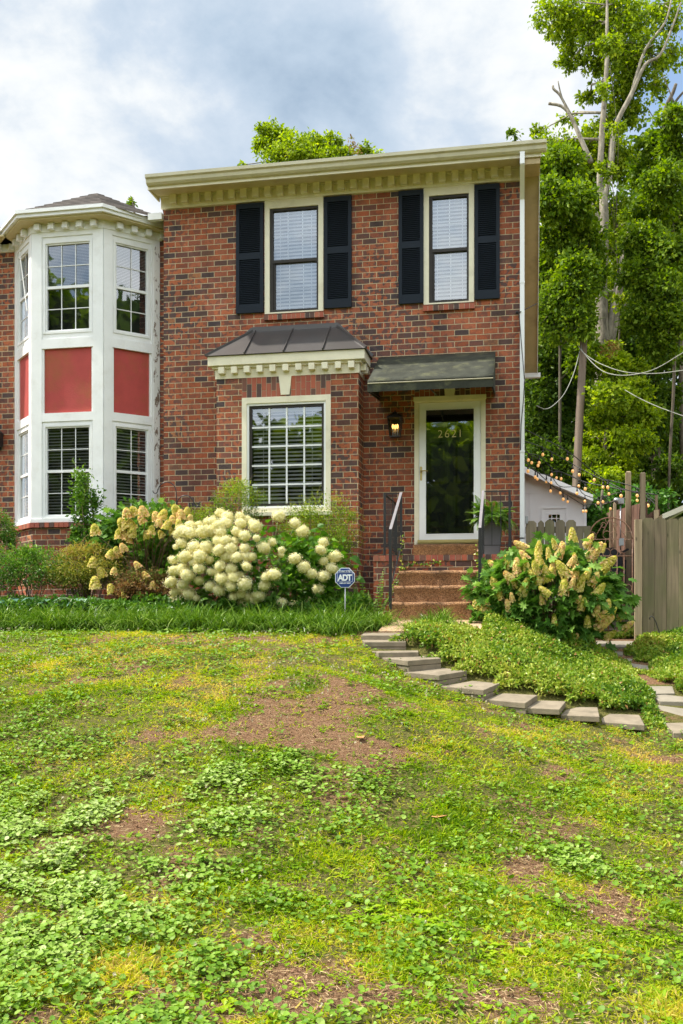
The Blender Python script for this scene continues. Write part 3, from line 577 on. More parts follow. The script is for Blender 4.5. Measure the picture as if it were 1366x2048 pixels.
# bits of bark and clods on bare soil
X, Y, Z, px, py, d = sample_lawn(60000)
b_ = dirt_at(X, Y, Z); keep = rng.random(len(X)) < np.clip(b_ - .3, 0, 1) * .8; X, Y, Z = X[keep], Y[keep], Z[keep]; n = len(X)
M['clod'] = attrmat('soil_crumb', G((.13, .07, .045), (.28, .16, .095), (.42, .27, .17)), 0, .95)
cl = scatter('card', P3(X, Y, Z), runit(n, .2), runit(n, .6), .012 + .02 * rng.random(n) ** 2, .012 + .01 * rng.random(n))
leaves_obj('soil_crumbs', [cl + (rng.random(n),)], M['clod'], label='crumbs of bark and soil on the bare brown patch of the lawn', cat='mulch', kind='stuff')
for (px_, py_, rz, lb) in ((878, 1642, .3, 'curled orange dead leaf lying in the middle of the green lawn'), (722, 1482, 1.2, 'tan dead leaf lying on the bare brown soil patch')):
    p = on_ground(px_, py_)
    lf = MB(); s_ = .07
    pts_ = [(-.5, -.1, .02), (-.2, -.3, .0), (.1, -.22, .03), (.5, 0, .05), (.25, .2, .02), (0, .35, .05), (-.3, .2, .01)]
    c_ = Vector((0, 0, .0)); rot = Matrix.Rotation(rz, 4, 'Z')
    ring = [Vector(p) + (rot @ Vector(q_)) * s_ * 1.5 + Vector((0, 0, .03)) for q_ in pts_]
    cc = Vector(p) + Vector((0, 0, .03))
    for i in range(len(ring)): lf.face([cc, ring[i], ring[(i + 1) % len(ring)]])
    o = lf.build('dead_leaf', M['deadleaf']); so = o.modifiers.new('s', 'SOLIDIFY'); so.thickness = .001; tag(o, lb, 'leaf', 'dead leaves on the lawn')

# ================================================================== the brick townhouse
house = empty('townhouse', (-2.6, 0, -.2), 'two storey red brick townhouse with black shutters and cream trim', 'house')
XL, XR = -5.26, 0.0
def wall_holes(mb, x0, x1, z0, z1, Y, holes, depth=.1):
    xs_ = sorted(set([x0, x1] + [h[i] for h in holes for i in (0, 1)])); zs_ = sorted(set([z0, z1] + [h[i] for h in holes for i in (2, 3)]))
    for a, b in zip(xs_, xs_[1:]):
        for c, d in zip(zs_, zs_[1:]):
            mx, mz = (a + b) / 2, (c + d) / 2
            if any(h[0] < mx < h[1] and h[2] < mz < h[3] for h in holes): continue
            mb.face([(a, Y, c), (b, Y, c), (b, Y, d), (a, Y, d)])
    for h in holes:
        a, b, c, d = h; y2 = Y + depth
        mb.face([(a, Y, c), (a, Y, d), (a, y2, d), (a, y2, c)]); mb.face([(b, Y, c), (b, y2, c), (b, y2, d), (b, Y, d)])
        mb.face([(a, Y, d), (b, Y, d), (b, y2, d), (a, y2, d)]); mb.face([(a, Y, c), (a, y2, c), (b, y2, c), (b, Y, c)])
BX0, BX1, BY = -4.29, -2.222, -.44           # bay box
UW = [(-3.69, -2.81), (-1.353, -.64)]        # upper windows
DX0, DX1 = ax(829, 0), ax(971.3, 0); DZ1 = 3.035
UZ0 = 4.357
w = MB()
holes = [(UW[0][0], UW[0][1], UZ0, 6.02), (UW[1][0], UW[1][1], UZ0, 6.02), (DX0, DX1, .80, DZ1), (BX0 + .2, BX1 - .2, -.5, 3.2)]
wall_holes(w, XL, XR, -.8, 6.3, 0, holes, .12)
w.face([(XR, 0, -.8), (XR, 9, -.8), (XR, 9, 3.7), (XR, 1.8, 3.7), (XR, 0, 6.3)])
w.face([(XL, 0, -.8), (XL, 0, 6.3), (XL, 1.8, 3.7), (XL, 9, 3.7), (XL, 9, -.8)])
w.face([(XL, 9, -.8), (XL, 9, 3.7), (XR, 9, 3.7), (XR, 9, -.8)])
w.build('wall', M['brick'], house)
# bay walls
BW0, BW1, BWZ0, BWZ1 = ax(484.4, BY), ax(661.8, BY), 1.40, 3.04
bw = MB()
wall_holes(bw, BX0, BX1, -.8, 3.4, BY, [(BW0, BW1, BWZ0, BWZ1)], .1)
bw.face([(BX1, BY, -.8), (BX1, 0, -.8), (BX1, 0, 3.4), (BX1, BY, 3.4)]); bw.face([(BX0, BY, -.8), (BX0, BY, 3.4), (BX0, 0, 3.4), (BX0, 0, -.8)])
bay = bw.build('bay_window', M['brick'], house)
def room(x0, x1, y0, y1, z0, z1, m, parent, name='interior'):
    r = MB(); r.face([(x0, y1, z0), (x1, y1, z0), (x1, y1, z1), (x0, y1, z1)])
    r.face([(x0, y0, z0), (x1, y0, z0), (x1, y1, z0), (x0, y1, z0)]); r.face([(x0, y0, z1), (x0, y1, z1), (x1, y1, z1), (x1, y0, z1)])
    r.face([(x0, y0, z0), (x0, y1, z0), (x0, y1, z1), (x0, y0, z1)]); r.face([(x1, y0, z0), (x1, y0, z1), (x1, y1, z1), (x1, y1, z0)])
    return r.build(name, m, parent)
def rect_frame(mb, x0, x1, z0, z1, w_, y0, y1, wt=None, wb=None):
    wt = wt or w_; wb = wb or w_
    mb.box(x0, x0 + w_, y0, y1, z0, z1); mb.box(x1 - w_, x1, y0, y1, z0, z1)
    mb.box(x0 + w_, x1 - w_, y0, y1, z1 - wt, z1); mb.box(x0 + w_, x1 - w_, y0, y1, z0, z0 + wb)
def blinds(x0, x1, z0, z1, y, m, parent, pitch=.045, tilt=.9, w_=.05):
    b = MB(); z = z0 + .03
    while z < z1 - .03:
        dy = w_ * math.cos(tilt) / 2; dz = w_ * math.sin(tilt) / 2
        b.hexa([(x0, y - dy, z - dz), (x1, y - dy, z - dz), (x1, y - dy, z - dz + .003), (x0, y - dy, z - dz + .003),
                (x0, y + dy, z + dz), (x1, y + dy, z + dz), (x1, y + dy, z + dz + .003), (x0, y + dy, z + dz + .003)]); z += pitch
    for k in (.15, .85):
        x = x0 + (x1 - x0) * k; b.box(x - .003, x + .003, y - .03, y - .026, z0, z1)
    b.box(x0, x1, y - .025, y + .025, z1 - .04, z1)
    return b.build('blind', m, parent)
def muntins(x0, x1, z0, z1, cols, rows, y, m, parent, t=.014, name='muntin_grid', th=.012):
    g = MB()
    for i in range(1, cols): x = x0 + (x1 - x0) * i / cols; g.box(x - t / 2, x + t / 2, y, y + th, z0, z1)
    for j in range(1, rows): z = z0 + (z1 - z0) * j / rows; g.box(x0, x1, y - .001, y + th + .001, z - t / 2, z + t / 2)
    return g.build(name, m, parent)
def pane(x0, x1, z0, z1, y, m, parent, name='pane'):
    p = MB(); p.face([(x0, y, z0), (x1, y, z0), (x1, y, z1), (x0, y, z1)]); return p.build(name, m, parent)

# upper sash windows
def upper_window(x0, x1, g0, g1, cols, lab):
    f = MB(); rect_frame(f, x0, x1, UZ0, 6.02, .075, -.022, .09, .12, .02)
    win = f.build('window', M['cream'], house, lab)
    d = MB(); a0, a1 = x0 + .075, x1 - .06; zt = 5.905; zb = UZ0 + .018
    rect_frame(d, a0, a1, zb, zt, .045, .0, .06, .04, .04)
    zm = zb + (zt - zb) * .49
    d.box(a0 + .045, a1 - .045, .005, .05, zm - .022, zm + .022)
    d.box(a0 + .045, a0 + .075, .02, .06, zb + .04, zm - .022)
    d.build('sash_frame', M['darkframe'], win)
    e0, e1 = a0 + .045, a1 - .045
    q = pane(e0, e1, zm, zt - .04, .035, M['glass'], win); q = pane(e0 + .03, e1, zb + .04, zm, .05, M['glass'], win)
    muntins(e0, e1, zm + .022, zt - .04, cols, 2, .04, M['white_clean'], win, .012)
    muntins(e0 + .03, e1, zb + .04, zm - .022, cols, 2, .056, M['white_clean'], win, .012)
    blinds(e0 - .01, e1 + .01, zb + .02, zt, .11, M['blind'], win, .052, .85, .05)
    room(x0 - .1, x1 + .1, .13, .5, UZ0 - .05, 6.05, M['room_lit'], win)
    s = MB(); n = int(round((x1 - x0) / .069)); 
    for i in range(n):
        xa = x0 - .01 + (x1 - x0 + .02) * i / n; xb = x0 - .01 + (x1 - x0 + .02) * (i + 1) / n
        s.hexa([(xa + .004, -.045, UZ0 - .095), (xb - .004, -.045, UZ0 - .095), (xb - .004, .02, UZ0 - .095), (xa + .004, .02, UZ0 - .095),
                (xa + .004, -.045, UZ0 - .018), (xb - .004, -.045, UZ0 - .018), (xb - .004, .02, UZ0 - .003), (xa + .004, .02, UZ0 - .003)])
    sl = s.build('sill', M['rowlock'], win)
    mo = MB(); mo.box(x0 - .008, x1 + .008, -.04, .018, UZ0 - .09, UZ0 - .022); mo.build('sill_mortar', M['mortar'], win)
upper_window(*UW[0], 0, 0, 3, 'wider upper window with a three column grid and white blinds')
upper_window(*UW[1], 0, 0, 2, 'narrow upper window with a two column grid and white blinds')
# shutters
def shutter(px0, px1, lab):
    x0, x1 = ax(px0, -.04), ax(px1, -.04); z0, z1 = 4.385, 5.995; zr0, zr1 = 5.17, 5.26
    s = MB(); y0, y1 = -.042, -.004
    s.box(x0, x0 + .05, y0, y1, z0, z1); s.box(x1 - .05, x1, y0, y1, z0, z1)
    for a, b in ((z0, z0 + .12), (zr0, zr1), (z1 - .075, z1)): s.box(x0 + .05, x1 - .05, y0, y1, a, b)
    o = s.build('shutter', M['shutter'], house, lab)
    l = MB()
    for a, b in ((z0 + .12, zr0), (zr1, z1 - .075)):
        n = int((b - a) / .0265)
        for i in range(n):
            z = a + (b - a) * (i + .5) / n
            l.hexa([(x0 + .05, -.040, z - .013), (x1 - .05, -.040, z - .013), (x1 - .05, -.012, z + .005), (x0 + .05, -.012, z + .005),
                    (x0 + .05, -.040, z - .006), (x1 - .05, -.040, z - .006), (x1 - .05, -.012, z + .012), (x0 + .05, -.012, z + .012)])
    l.box(x0 + .05, x1 - .05, -.009, -.006, z0 + .1, z1 - .05)
    l.build('louvre', M['shutter'], o)
shutter(471.8, 526.5, 'black shutter left of the wider upper window'); shutter(648, 702.8, 'black shutter right of the wider upper window')
shutter(797, 847, 'black shutter left of the narrow upper window'); shutter(949, 999.5, 'black shutter right of the narrow upper window')
# frieze, dentils, soffit, fascia, gutter
ZF0, ZF1 = 6.02, 6.205
c = MB(); c.box(XL - .03, XR + .035, -.035, .0, ZF0, ZF1 + .05)
c.box(XL - .04, XR + .035, -.06, -.036, ZF1 - .025, ZF1 + .05)
fr = c.build('cornice', M['cream'], house)
dn = MB(); nd = 27
xa, xb = ax(346, -.1), ax(1015, -.1)
for i in range(nd + 1):
    x = xa + (xb - xa) * i / nd; dn = MB(); dn.box(x - .048, x + .048, -.12, -.0361, ZF1 - .145, ZF1 + .01); dn.build('dentil', M['cream'], fr)
EY = -.43
sf = MB()
OX0, OX1 = XL - .06, XR + .27
sf.hexa([(OX0, EY, 6.135), (OX1, EY, 6.135), (OX1, 0, 6.205), (OX0, 0, 6.205), (OX0, EY, 6.15), (OX1, EY, 6.15), (OX1, 0, 6.25), (OX0, 0, 6.25)])
sf.build('soffit', M['soffit'], house)
fs = MB(); fs.box(OX0 - .01, OX1 + .01, EY - .02, EY - .001, 6.13, 6.28); fs.box(OX0 - .02, OX0, EY - .001, .0, 6.14, 6.28)
fs.build('fascia', M['cream'], house)
gp = [(EY - .021, 6.175), (EY - .06, 6.175), (EY - .09, 6.20), (EY - .10, 6.245), (EY - .13, 6.262), (EY - .135, 6.305), (EY - .125, 6.305), (EY - .118, 6.27), (EY - .021, 6.25)]
g_ = MB(); g0, g1 = XL - .07, XR + .345; g_.prism([(g0, y, z) for y, z in gp], (g1 - g0, 0, 0)); gut = g_.build('gutter', M['gutter'], house)
rf = MB(); rf.hexa([(OX0, EY - .02, 6.282), (OX1, EY - .02, 6.282), (OX1, .12, 6.30), (OX0, .12, 6.30), (OX0, EY - .02, 6.30), (OX1, EY - .02, 6.30), (OX1, .12, 6.34), (OX0, .12, 6.34)])
rf.hexa([(OX0, .0, 6.22), (OX1, .0, 6.22), (OX1, 1.72, 3.80), (OX0, 1.72, 3.80), (OX0, .1, 6.34), (OX1, .1, 6.34), (OX1, 1.84, 3.88), (OX0, 1.84, 3.88)])
rf.hexa([(XL, 1.7, 3.7), (XR, 1.7, 3.7), (XR, 9, 3.7), (XL, 9, 3.7), (XL, 1.7, 3.8), (XR, 1.7, 3.8), (XR, 9, 3.75), (XL, 9, 3.75)])
rf.build('roof', M['shingle'], house)
# rake board: the sloping soffit that runs down to the rear
rk = MB()
rk.hexa([(XR + .001, -.02, 6.135), (XR + .255, -.02, 6.135), (XR + .255, 1.68, 3.73), (XR + .001, 1.68, 3.73), (XR + .001, .02, 6.21), (XR + .255, .02, 6.21), (XR + .255, 1.72, 3.79), (XR + .001, 1.72, 3.79)])
rk.box(XR + .002, XR + .262, -.42, -.03, 6.05, 6.133)
rak = rk.build('rake_soffit', M['rake'], house)
re_ = MB(); re_.box(XR + .0, XR + .31, 1.66, 1.74, 3.66, 3.73); re_.bar((XR + .262, 0, 6.17), (XR + .262, 1.72, 3.76), .012, .16); re_.build('rake_trim', M['white'], rak)
# downspout
ds = MB(); yx = -.085; x_ = XR + .025
ds.bar((x_, EY - .07, 6.18), (x_, EY - .07, 6.02), .062, .05); ds.bar((x_, EY - .07, 6.03), (x_, yx, 5.72), .062, .05); ds.bar((x_, yx, 5.74), (x_, yx, 1.0), .062, .05)
for z in (4.55, 2.2): ds.box(x_ - .036, x_ + .036, yx - .03, yx + .06, z, z + .025)
ds.bar((x_, yx, 1.02), (x_, yx, -.05), .062, .05); ds.build('downspout', M['white_clean'], house)
# bay crown, dentils, metal roof, keystone, arches
cr = MB(); o_ = .1
cr.box(BX0 - o_, BX1 + o_, BY - o_, 0, 3.50, 3.63)
cr.box(BX0 - .015, BX1 + .015, BY - .015, 0, 3.325, 3.50)
cr.box(BX0 - .05, BX1 + .05, BY - .05, -.001, 3.465, 3.499)
crn = cr.build('bay_cornice', M['cream'], bay)
dn = MB(); xa, xb = ax(442, BY - .1), ax(702, BY - .1)
for i in range(11):
    x = xa + (xb - xa) * i / 10; dn = MB(); dn.box(x - .042, x + .042, BY - .1, BY - .016, 3.385, 3.475); dn.build('dentil', M['cream'], bay)
for y in (-.30, -.12): dn = MB(); dn.box(BX1 + .016, BX1 + .09, y - .04, y + .04, 3.385, 3.475); dn.build('dentil', M['cream'], bay)
mr = MB(); e0, e1, ey, ez = BX0 - o_ - .03, BX1 + o_ + .03, BY - o_ - .03, 3.635; t0, t1, tz = -3.88, -2.61, 4.12
mr.solid([(e0, ey, ez), (e1, ey, ez), (t1, -.005, tz), (t0, -.005, tz), (e0, 0, ez), (e1, 0, ez)], [(0, 1, 2, 3), (0, 3, 4), (1, 5, 2), (0, 4, 5, 1)])
mroof = mr.build('bay_roof', M['metalroof'], bay)
sm_ = MB()
for a, b in ((ax(488, ey), ax(512, 0)), (ax(566, ey), ax(586.5, 0)), (ax(644.5, ey), ax(661, 0))):
    sm_.bar((a, ey - .002, ez + .012), (b, -.01, tz + .004), .012, .03)
sm_.bar((e0, ey, ez + .008), (t0, -.01, tz + .008), .03, .03); sm_.bar((e1, ey, ez + .008), (t1, -.01, tz + .008), .03, .03)
sm_.box(t0 - .01, t1 + .01, -.02, -.002, tz - .02, tz + .055)
sm_.bar((t0, -.012, tz + .03), (e0, -.012, ez + .03), .012, .06); sm_.bar((t1, -.012, tz + .03), (e1, -.012, ez + .03), .012, .06)
sm_.build('bay_roof_seams', M['metalroof'], bay)
def soldier(x0, x1, z0, z1, Y, name, parent, key=None):
    s = MB(); n = int(round((x1 - x0) / .0725)); zm = [.32, .68]
    for i in range(n):
        a, b = x0 + (x1 - x0) * i / n + .004, x0 + (x1 - x0) * (i + 1) / n - .004
        h = z1 - z0; zj = z0 + h * zm[i % 2] if h > .25 else z1
        s.box(a, b, Y - .012, Y + .02, z0, min(z1, zj) - (.004 if h > .25 else 0))
        if h > .25: s.box(a, b, Y - .012, Y + .02, zj + .004, z1)
    o = s.build(name, M['rowlock'], parent)
    m_ = MB(); m_.box(x0, x1, Y - .007, Y + .01, z0 - .001, z1 - .001); m_.build(name + '_mortar', M['mortar'], parent)
def keystone(xc, wt, wb, z0, z1, Y, parent):
    k = MB(); k.prism([(xc - wb / 2, Y - .03, z0), (xc + wb / 2, Y - .03, z0), (xc + wt / 2, Y - .03, z1), (xc - wt / 2, Y - .03, z1)], (0, .04, 0)); k.build('keystone', M['cream'], parent)
kx = ax(571, BY); soldier(BW0, BW1, BWZ1 + .002, 3.324, BY, 'brick_arch', bay, (kx - .09, kx + .09)); keystone(kx, .185, .125, BWZ1 + .02, 3.323, BY, bay)
kd = ax(899.5, 0); soldier(DX0, DX1, DZ1 + .002, 3.31, 0, 'door_arch', house, (kd - .09, kd + .09)); keystone(kd, .20, .12, DZ1 + .002, 3.30, 0, house)
# picture window in the bay
f = MB(); rect_frame(f, BW0, BW1, BWZ0, BWZ1, .07, BY - .02, BY + .08, .085, .06); f.box(BW0 - .03, BW1 + .03, BY - .07, BY + .03, BWZ0 - .05, BWZ0 - .001)
win = f.build('window_frame', M['cream'], bay)
f2 = MB(); a0, a1, z0, z1 = BW0 + .07, BW1 - .07, BWZ0 + .06, BWZ1 - .085
rect_frame(f2, a0, a1, z0, z1, .03, BY + .0, BY + .06); f2.build('window_inner_frame', M['white_clean'], bay)
f3 = MB(); a0 += .031; a1 -= .031; z0 += .031; z1 -= .031
rect_frame(f3, a0, a1, z0, z1, .035, BY + .02, BY + .07); f3.build('window_bronze_frame', M['darkframe'], bay)
a0 += .035; a1 -= .035; z0 += .035; z1 -= .035
pane(a0, a1, z0, z1, BY + .045, M['glass_low'], bay, 'window_pane')
muntins(a0, a1, z0, z1, 4, 5, BY + .03, M['white_clean'], bay, .024, 'window_grid')
blinds(a0, a1, z0, z1, BY + .125, M['blind'], bay, .055, .62, .048)
room(BX0 + .05, BX1 - .05, BY + .12, 1.6, .9, 3.3, M['room'], bay)

# storm door, jambs, threshold
f = MB(); jz = .957
f.box(DX0, DX0 + .065, -.025, .1, jz - .14, DZ1); f.box(DX1 - .065, DX1, -.025, .1, jz - .14, DZ1); f.box(DX0 + .065, DX1 - .065, -.025, .1, DZ1 - .075, DZ1)
f.box(DX0 - .01, DX1 + .01, -.04, -.0251, DZ1 - .055, DZ1 + .012)
dfr = f.build('door_frame', M['cream'], house)
sx0, sx1 = DX0 + .068, DX1 - .068; sz0, sz1 = jz + .055, DZ1 - .078
s = MB(); rect_frame(s, sx0, sx1, sz0, sz1, .083, -.012, .03, .085, .07)
sd = s.build('storm_door', M['white_clean'], house, 'white full glass storm door with brass house numbers')
s2 = MB(); rect_frame(s2, sx0 + .083, sx1 - .083, sz0 + .07, sz1 - .085, .014, -.018, .0); s2.build('glass_bead', M['white_clean'], sd)
pane(sx0 + .09, sx1 - .09, sz0 + .075, sz1 - .09, .008, M['glass_dark'], sd)
th = MB(); th.box(sx0 - .02, sx1 + .02, -.05, .06, jz, jz + .053); th.box(sx0 - .02, sx1 + .02, -.058, -.0501, jz + .015, jz + .035); th.build('door_sill', M['goldtrim'], dfr)
dd = MB(); dx0, dx1, dz0, dz1 = sx0 + .02, sx1 - .02, jz + .06, sz1 - .02
dd.box(dx0, dx1, .09, .12, dz0, dz1)
cw = (dx1 - dx0)
for (pa, pb) in ((.1, .45), (.55, .9)):
    for (qa, qb) in ((.07, .34), (.40, .74), (.80, .93)):
        X0_, X1_, Z0_, Z1_ = dx0 + cw * pa, dx0 + cw * pb, dz0 + (dz1 - dz0) * qa, dz0 + (dz1 - dz0) * qb
        rect_frame(dd, X0_, X1_, Z0_, Z1_, .018, .078, .0899)
        dd.hexa([(X0_ + .035, .0895, Z0_ + .035), (X1_ - .035, .0895, Z0_ + .035), (X1_ - .035, .0895, Z1_ - .035), (X0_ + .035, .0895, Z1_ - .035),
                 (X0_ + .06, .08, Z0_ + .06), (X1_ - .06, .08, Z0_ + .06), (X1_ - .06, .08, Z1_ - .06), (X0_ + .06, .08, Z1_ - .06)])
dd.build('panel_door', M['doorpaint'], house)
room(DX0 - .05, DX1 + .05, .121, .4, .6, 3.1, M['room'], house, 'door_recess')
hd = MB(); hx = ax(842, -.02); z0 = (HY - 962) / ppm(842, 0); z1 = (HY - 933) / ppm(842, 0)
hd.prism([(hx + .016 * math.cos(a), -.019, (z0 + .02 if math.sin(a) < 0 else z1 - .02) + .018 * math.sin(a)) for a in [i * math.pi / 8 for i in range(16)]], (0, .01, 0))
hd.tube([(hx, -.02, z1 - .075), (hx, -.06, z1 - .075)], .011, 8); hd.tube([(hx, -.06, z1 - .075), (hx + .05, -.065, z1 - .07), (hx + .10, -.06, z1 - .075)], [.009, .008, .006], 8)
hd.build('handle', M['brass'], sd)
def text(body, size, loc, m, parent, name, rot=(math.pi / 2, 0, 0), ext=.002, space=1.0, off=0.0, align='CENTER', sx=1):
    cu = bpy.data.curves.new(name, 'FONT'); cu.body = body; cu.size = size; cu.extrude = ext; cu.align_x = align; cu.space_character = space; cu.offset = off
    to = bpy.data.objects.new(name, cu); C.objects.link(to); bpy.context.view_layer.update()
    me = bpy.data.meshes.new_from_object(to.evaluated_get(bpy.context.evaluated_depsgraph_get())); bpy.data.objects.remove(to)
    me.transform(Matrix.Translation(loc) @ Matrix.Rotation(rot[2], 4, 'Z') @ Matrix.Rotation(rot[0], 4, 'X') @ Matrix.Diagonal((sx, 1, 1, 1)))
    me.materials.clear(); me.materials.append(m); o = bpy.data.objects.new(name, me); C.objects.link(o)
    if parent is not None: o.parent = parent; o.matrix_parent_inverse = pinv(parent)
    return o
gn_ = paint('gold_numeral', (.62, .52, .22), .5, .05, 5, bump=0)
for i, ch in enumerate('2621'): text(ch, .155, (ax(880.5 + i * 13.6 - (1 if i == 3 else 0), 0), .0, (HY - 874.5) / ppm(901, 0)), gn_, sd, 'house_number', off=-.002)
# awning over the door
AX0, AX1 = ax(759, 0), ax(991, 0); az1 = (HY - 704) / ppm(991, 0); AYF = -1.1
azr = (HY - 753) / ppm(986, AYF); azb = (HY - 764) / ppm(986, AYF); azw = (HY - 792) / ppm(990, 0)
a = MB()
nn = 14
def top(i, j):
    u = i / nn; v = j / 6; x = AX0 + (AX1 - AX0) * u
    sag = -.02 * math.sin(math.pi * v) * (1 - .6 * abs(math.cos(math.pi * 2 * u)))
    return (x, -.01 + (AYF + .01) * v, az1 + (azr - az1) * v + sag)
a.solid([top(i, j) for i in range(nn + 1) for j in range(7)], [(i * 7 + j, (i + 1) * 7 + j, (i + 1) * 7 + j + 1, i * 7 + j + 1) for i in range(nn) for j in range(6)], 0, True)
azf = azb - .06
a.face([(AX0, AYF, azr - .02), (AX0, AYF, azf), (AX1, AYF, azf), (AX1, AYF, azr - .02)])
for x in (AX0, AX1): a.face([(x, -.01, az1), (x, AYF, azr), (x, AYF, azf), (x, -.01, azw)])
aw = a.build('awning', M['awning'], house, 'black canvas door awning with faded mossy top')
so = aw.modifiers.new('cloth', 'SOLIDIFY'); so.thickness = .004
b = MB(); b.hexa([(AX0 + .002, AYF + .07, azr + .028), (AX1 - .002, AYF + .07, azr + .028), (AX1 - .002, AYF - .006, azr - .03), (AX0 + .002, AYF - .006, azr - .03), (AX0 + .002, AYF + .07, azr + .034), (AX1 - .002, AYF + .07, azr + .034), (AX1 - .002, AYF - .012, azr - .02), (AX0 + .002, AYF - .012, azr - .02)])
b.build('awning_edge', M['awning_edge'], aw)
fr = MB()
for x in (AX0 + .02, (AX0 + AX1) / 2, AX1 - .02):
    fr.tube([(x, -.02, az1 - .03), (x, AYF + .02, azr - .04)], .011, 6); fr.tube([(x, AYF + .02, azf + .02), (x, -.02, azw + .04)], .011, 6); fr.tube([(x, AYF + .02, azf + .02), (x, AYF + .02, azr - .03)], .011, 6)
fr.tube([(AX0 + .02, AYF + .02, azf + .02), (AX1 - .02, AYF + .02, azf + .02)], .011, 6); fr.build('awning_frame', M['iron'], aw)
# service wire on the corner
wr = MB(); wr.tube([at(1038, 625, -.14), at(1043, 690, -.15), at(1049, 760, -.16), at(1047, 800, -.15), at(1042, 850, -.13), at(1041, 900, -.12)], .006, 5)
wr.sphere(at(1034, 625, -.04), .022); wr.tube([at(1036, 625, -.04), at(1040, 624, -.14)], .008, 5)
wr.tube([at(1040, 624, -.14), at(1074, 607, .4)], .006, 5); wr.build('service_wire', M['cord'], house)

# lantern
lx, lz0, lz1 = ax(790.5, -.1), (HY - 876) / ppm(790, -.1), (HY - 822) / ppm(790, -.1)
lt = empty('wall_lantern', (lx, 0, lz0), 'black wall lantern with amber lit candles on the brick beside the door', 'lantern')
m_ = MB(); ly = -.13; zt = lz0 + .27
def ring(w_, z): return [(lx - w_, ly - w_, z), (lx + w_, ly - w_, z), (lx + w_, ly + w_, z), (lx - w_, ly + w_, z)]
b0, b1 = ring(.066, lz0 + .015), ring(.092, zt)
for i in range(4): m_.bar(b0[i], b1[i], .012)
m_.box(lx - .07, lx + .07, ly - .07, ly + .07, lz0, lz0 + .015)
m_.hexa(ring(.105, zt) + ring(.10, zt + .02)); m_.hexa(ring(.10, zt + .02) + ring(.035, zt + .065)); m_.hexa(ring(.035, zt + .065) + ring(.03, zt + .085))
m_.tube([(lx, ly, zt + .085), (lx, ly, zt + .12)], [.012, .006]); m_.box(lx - .05, lx + .05, -.02, -.001, zt - .1, zt + .09); m_.tube([(lx, -.02, zt + .04), (lx, -.05, zt + .1), (lx, ly, zt + .1)], .01)
m_.build('lantern_body', M['iron'], lt)
p = MB()
for i in range(4): j = (i + 1) % 4; p.face([b0[i], b0[j], b1[j], b1[i]])
p.build('pane', glassmat('lantern_glass', .05, .8), lt)
for dx in (-.03, .035, 0.0):
    k = MB(); k.tube([(lx + dx, ly + (.03 if dx == 0 else 0), lz0 + .016), (lx + dx, ly + (.03 if dx == 0 else 0), lz0 + .12)], .011); k.build('candle', M['white_clean'], lt)
    k = MB(); k.sphere((lx + dx, ly + (.03 if dx == 0 else 0), lz0 + .158), .016, 8, 6, (1, 1, 2.2)); k.build('bulb', M['flame'], lt)

# ------------------------------------------------------------------ porch and steps
PX0, PX1, PYF, PZ = -1.879, -.06, -1.3, .72
porch = empty('porch', (-1.0, -.8, -.2), 'brick porch with brown exposed aggregate steps under the front door', 'porch')
p = MB()
p.face([(PX0, PYF, -.6), (PX1, PYF, -.6), (PX1, PYF, PZ - .075), (PX0, PYF, PZ - .075)])
p.face([(PX0, PYF, -.6), (PX0, PYF, PZ - .075), (PX0, -.001, PZ - .075), (PX0, -.001, -.6)]); p.face([(PX1, PYF, -.6), (PX1, -.001, -.6), (PX1, -.001, PZ - .075), (PX1, PYF, PZ - .075)])
p.face([(PX0, PYF, PZ - .075), (PX1, PYF, PZ - .075), (PX1, -.001, PZ - .075), (PX0, -.001, PZ - .075)])
p.build('porch_wall', M['brick'], porch)
r = MB(); n = 24
for i in range(n):
    a, b = PX0 + (PX1 - PX0) * i / n + .004, PX0 + (PX1 - PX0) * (i + 1) / n - .004; j_ = random.uniform(0, .003)
    r.box(a, b, PYF - .012 - j_, PYF + .2, PZ - .073, PZ + j_)
for i in range(13):
    a = PYF + .21 + i * .081
    for x0, x1 in ((PX0 - .01, PX0 + .19), (PX1 - .19, PX1 + .01)): r.box(x0, x1, a + .004, a + .077, PZ - .073, PZ)
r.build('porch_edging', M['rowlock'], porch)
r = MB(); r.box(PX0, PX1, PYF - .005, -.01, PZ - .074, PZ - .006); r.build('porch_bed', M['mortar'], porch)
def step(x0, x1, yb, yf, zb, zt, name='step'):
    s = MB(); rr = .035; prof = [(yb, zb), (yb, zt)]
    for i in range(6): a_ = math.pi / 2 * i / 5; prof.append((yf + rr - rr * math.sin(a_), zt - rr + rr * math.cos(a_)))
    prof += [(yf + .012, zt - .1), (yf + .02, zb)]
    # slightly worn, uneven nosing along the length
    nseg = 14; vs = []; fs_ = []
    for k in range(nseg + 1):
        x = x0 + (x1 - x0) * k / nseg
        for (y, z) in prof:
            vs.append((x, y + .006 * math.sin(k * 1.7 + zt * 9) * (z > zb + .02), z + .004 * math.sin(k * 1.1 + yf * 5) * (z > zb + .02)))
    npf = len(prof)
    for k in range(nseg):
        for i in range(npf): i2 = (i + 1) % npf; fs_.append((k * npf + i, k * npf + i2, (k + 1) * npf + i2, (k + 1) * npf + i))
    fs_ += [tuple(range(npf)), tuple(range(nseg * npf, (nseg + 1) * npf))[::-1]]
    s.solid(vs, fs_); s.build(name, M['agg'], porch)
step(DX0 + .01, DX1 - .02, 0.1, -.27, .70, .935, 'threshold_step')
step(-1.51, -.50, PYF - .013, -1.62, -.4, .51); step(-1.53, -.50, -1.60, -1.92, -.4, .312); step(-1.55, -.52, -1.90, -2.22, -.4, .108)

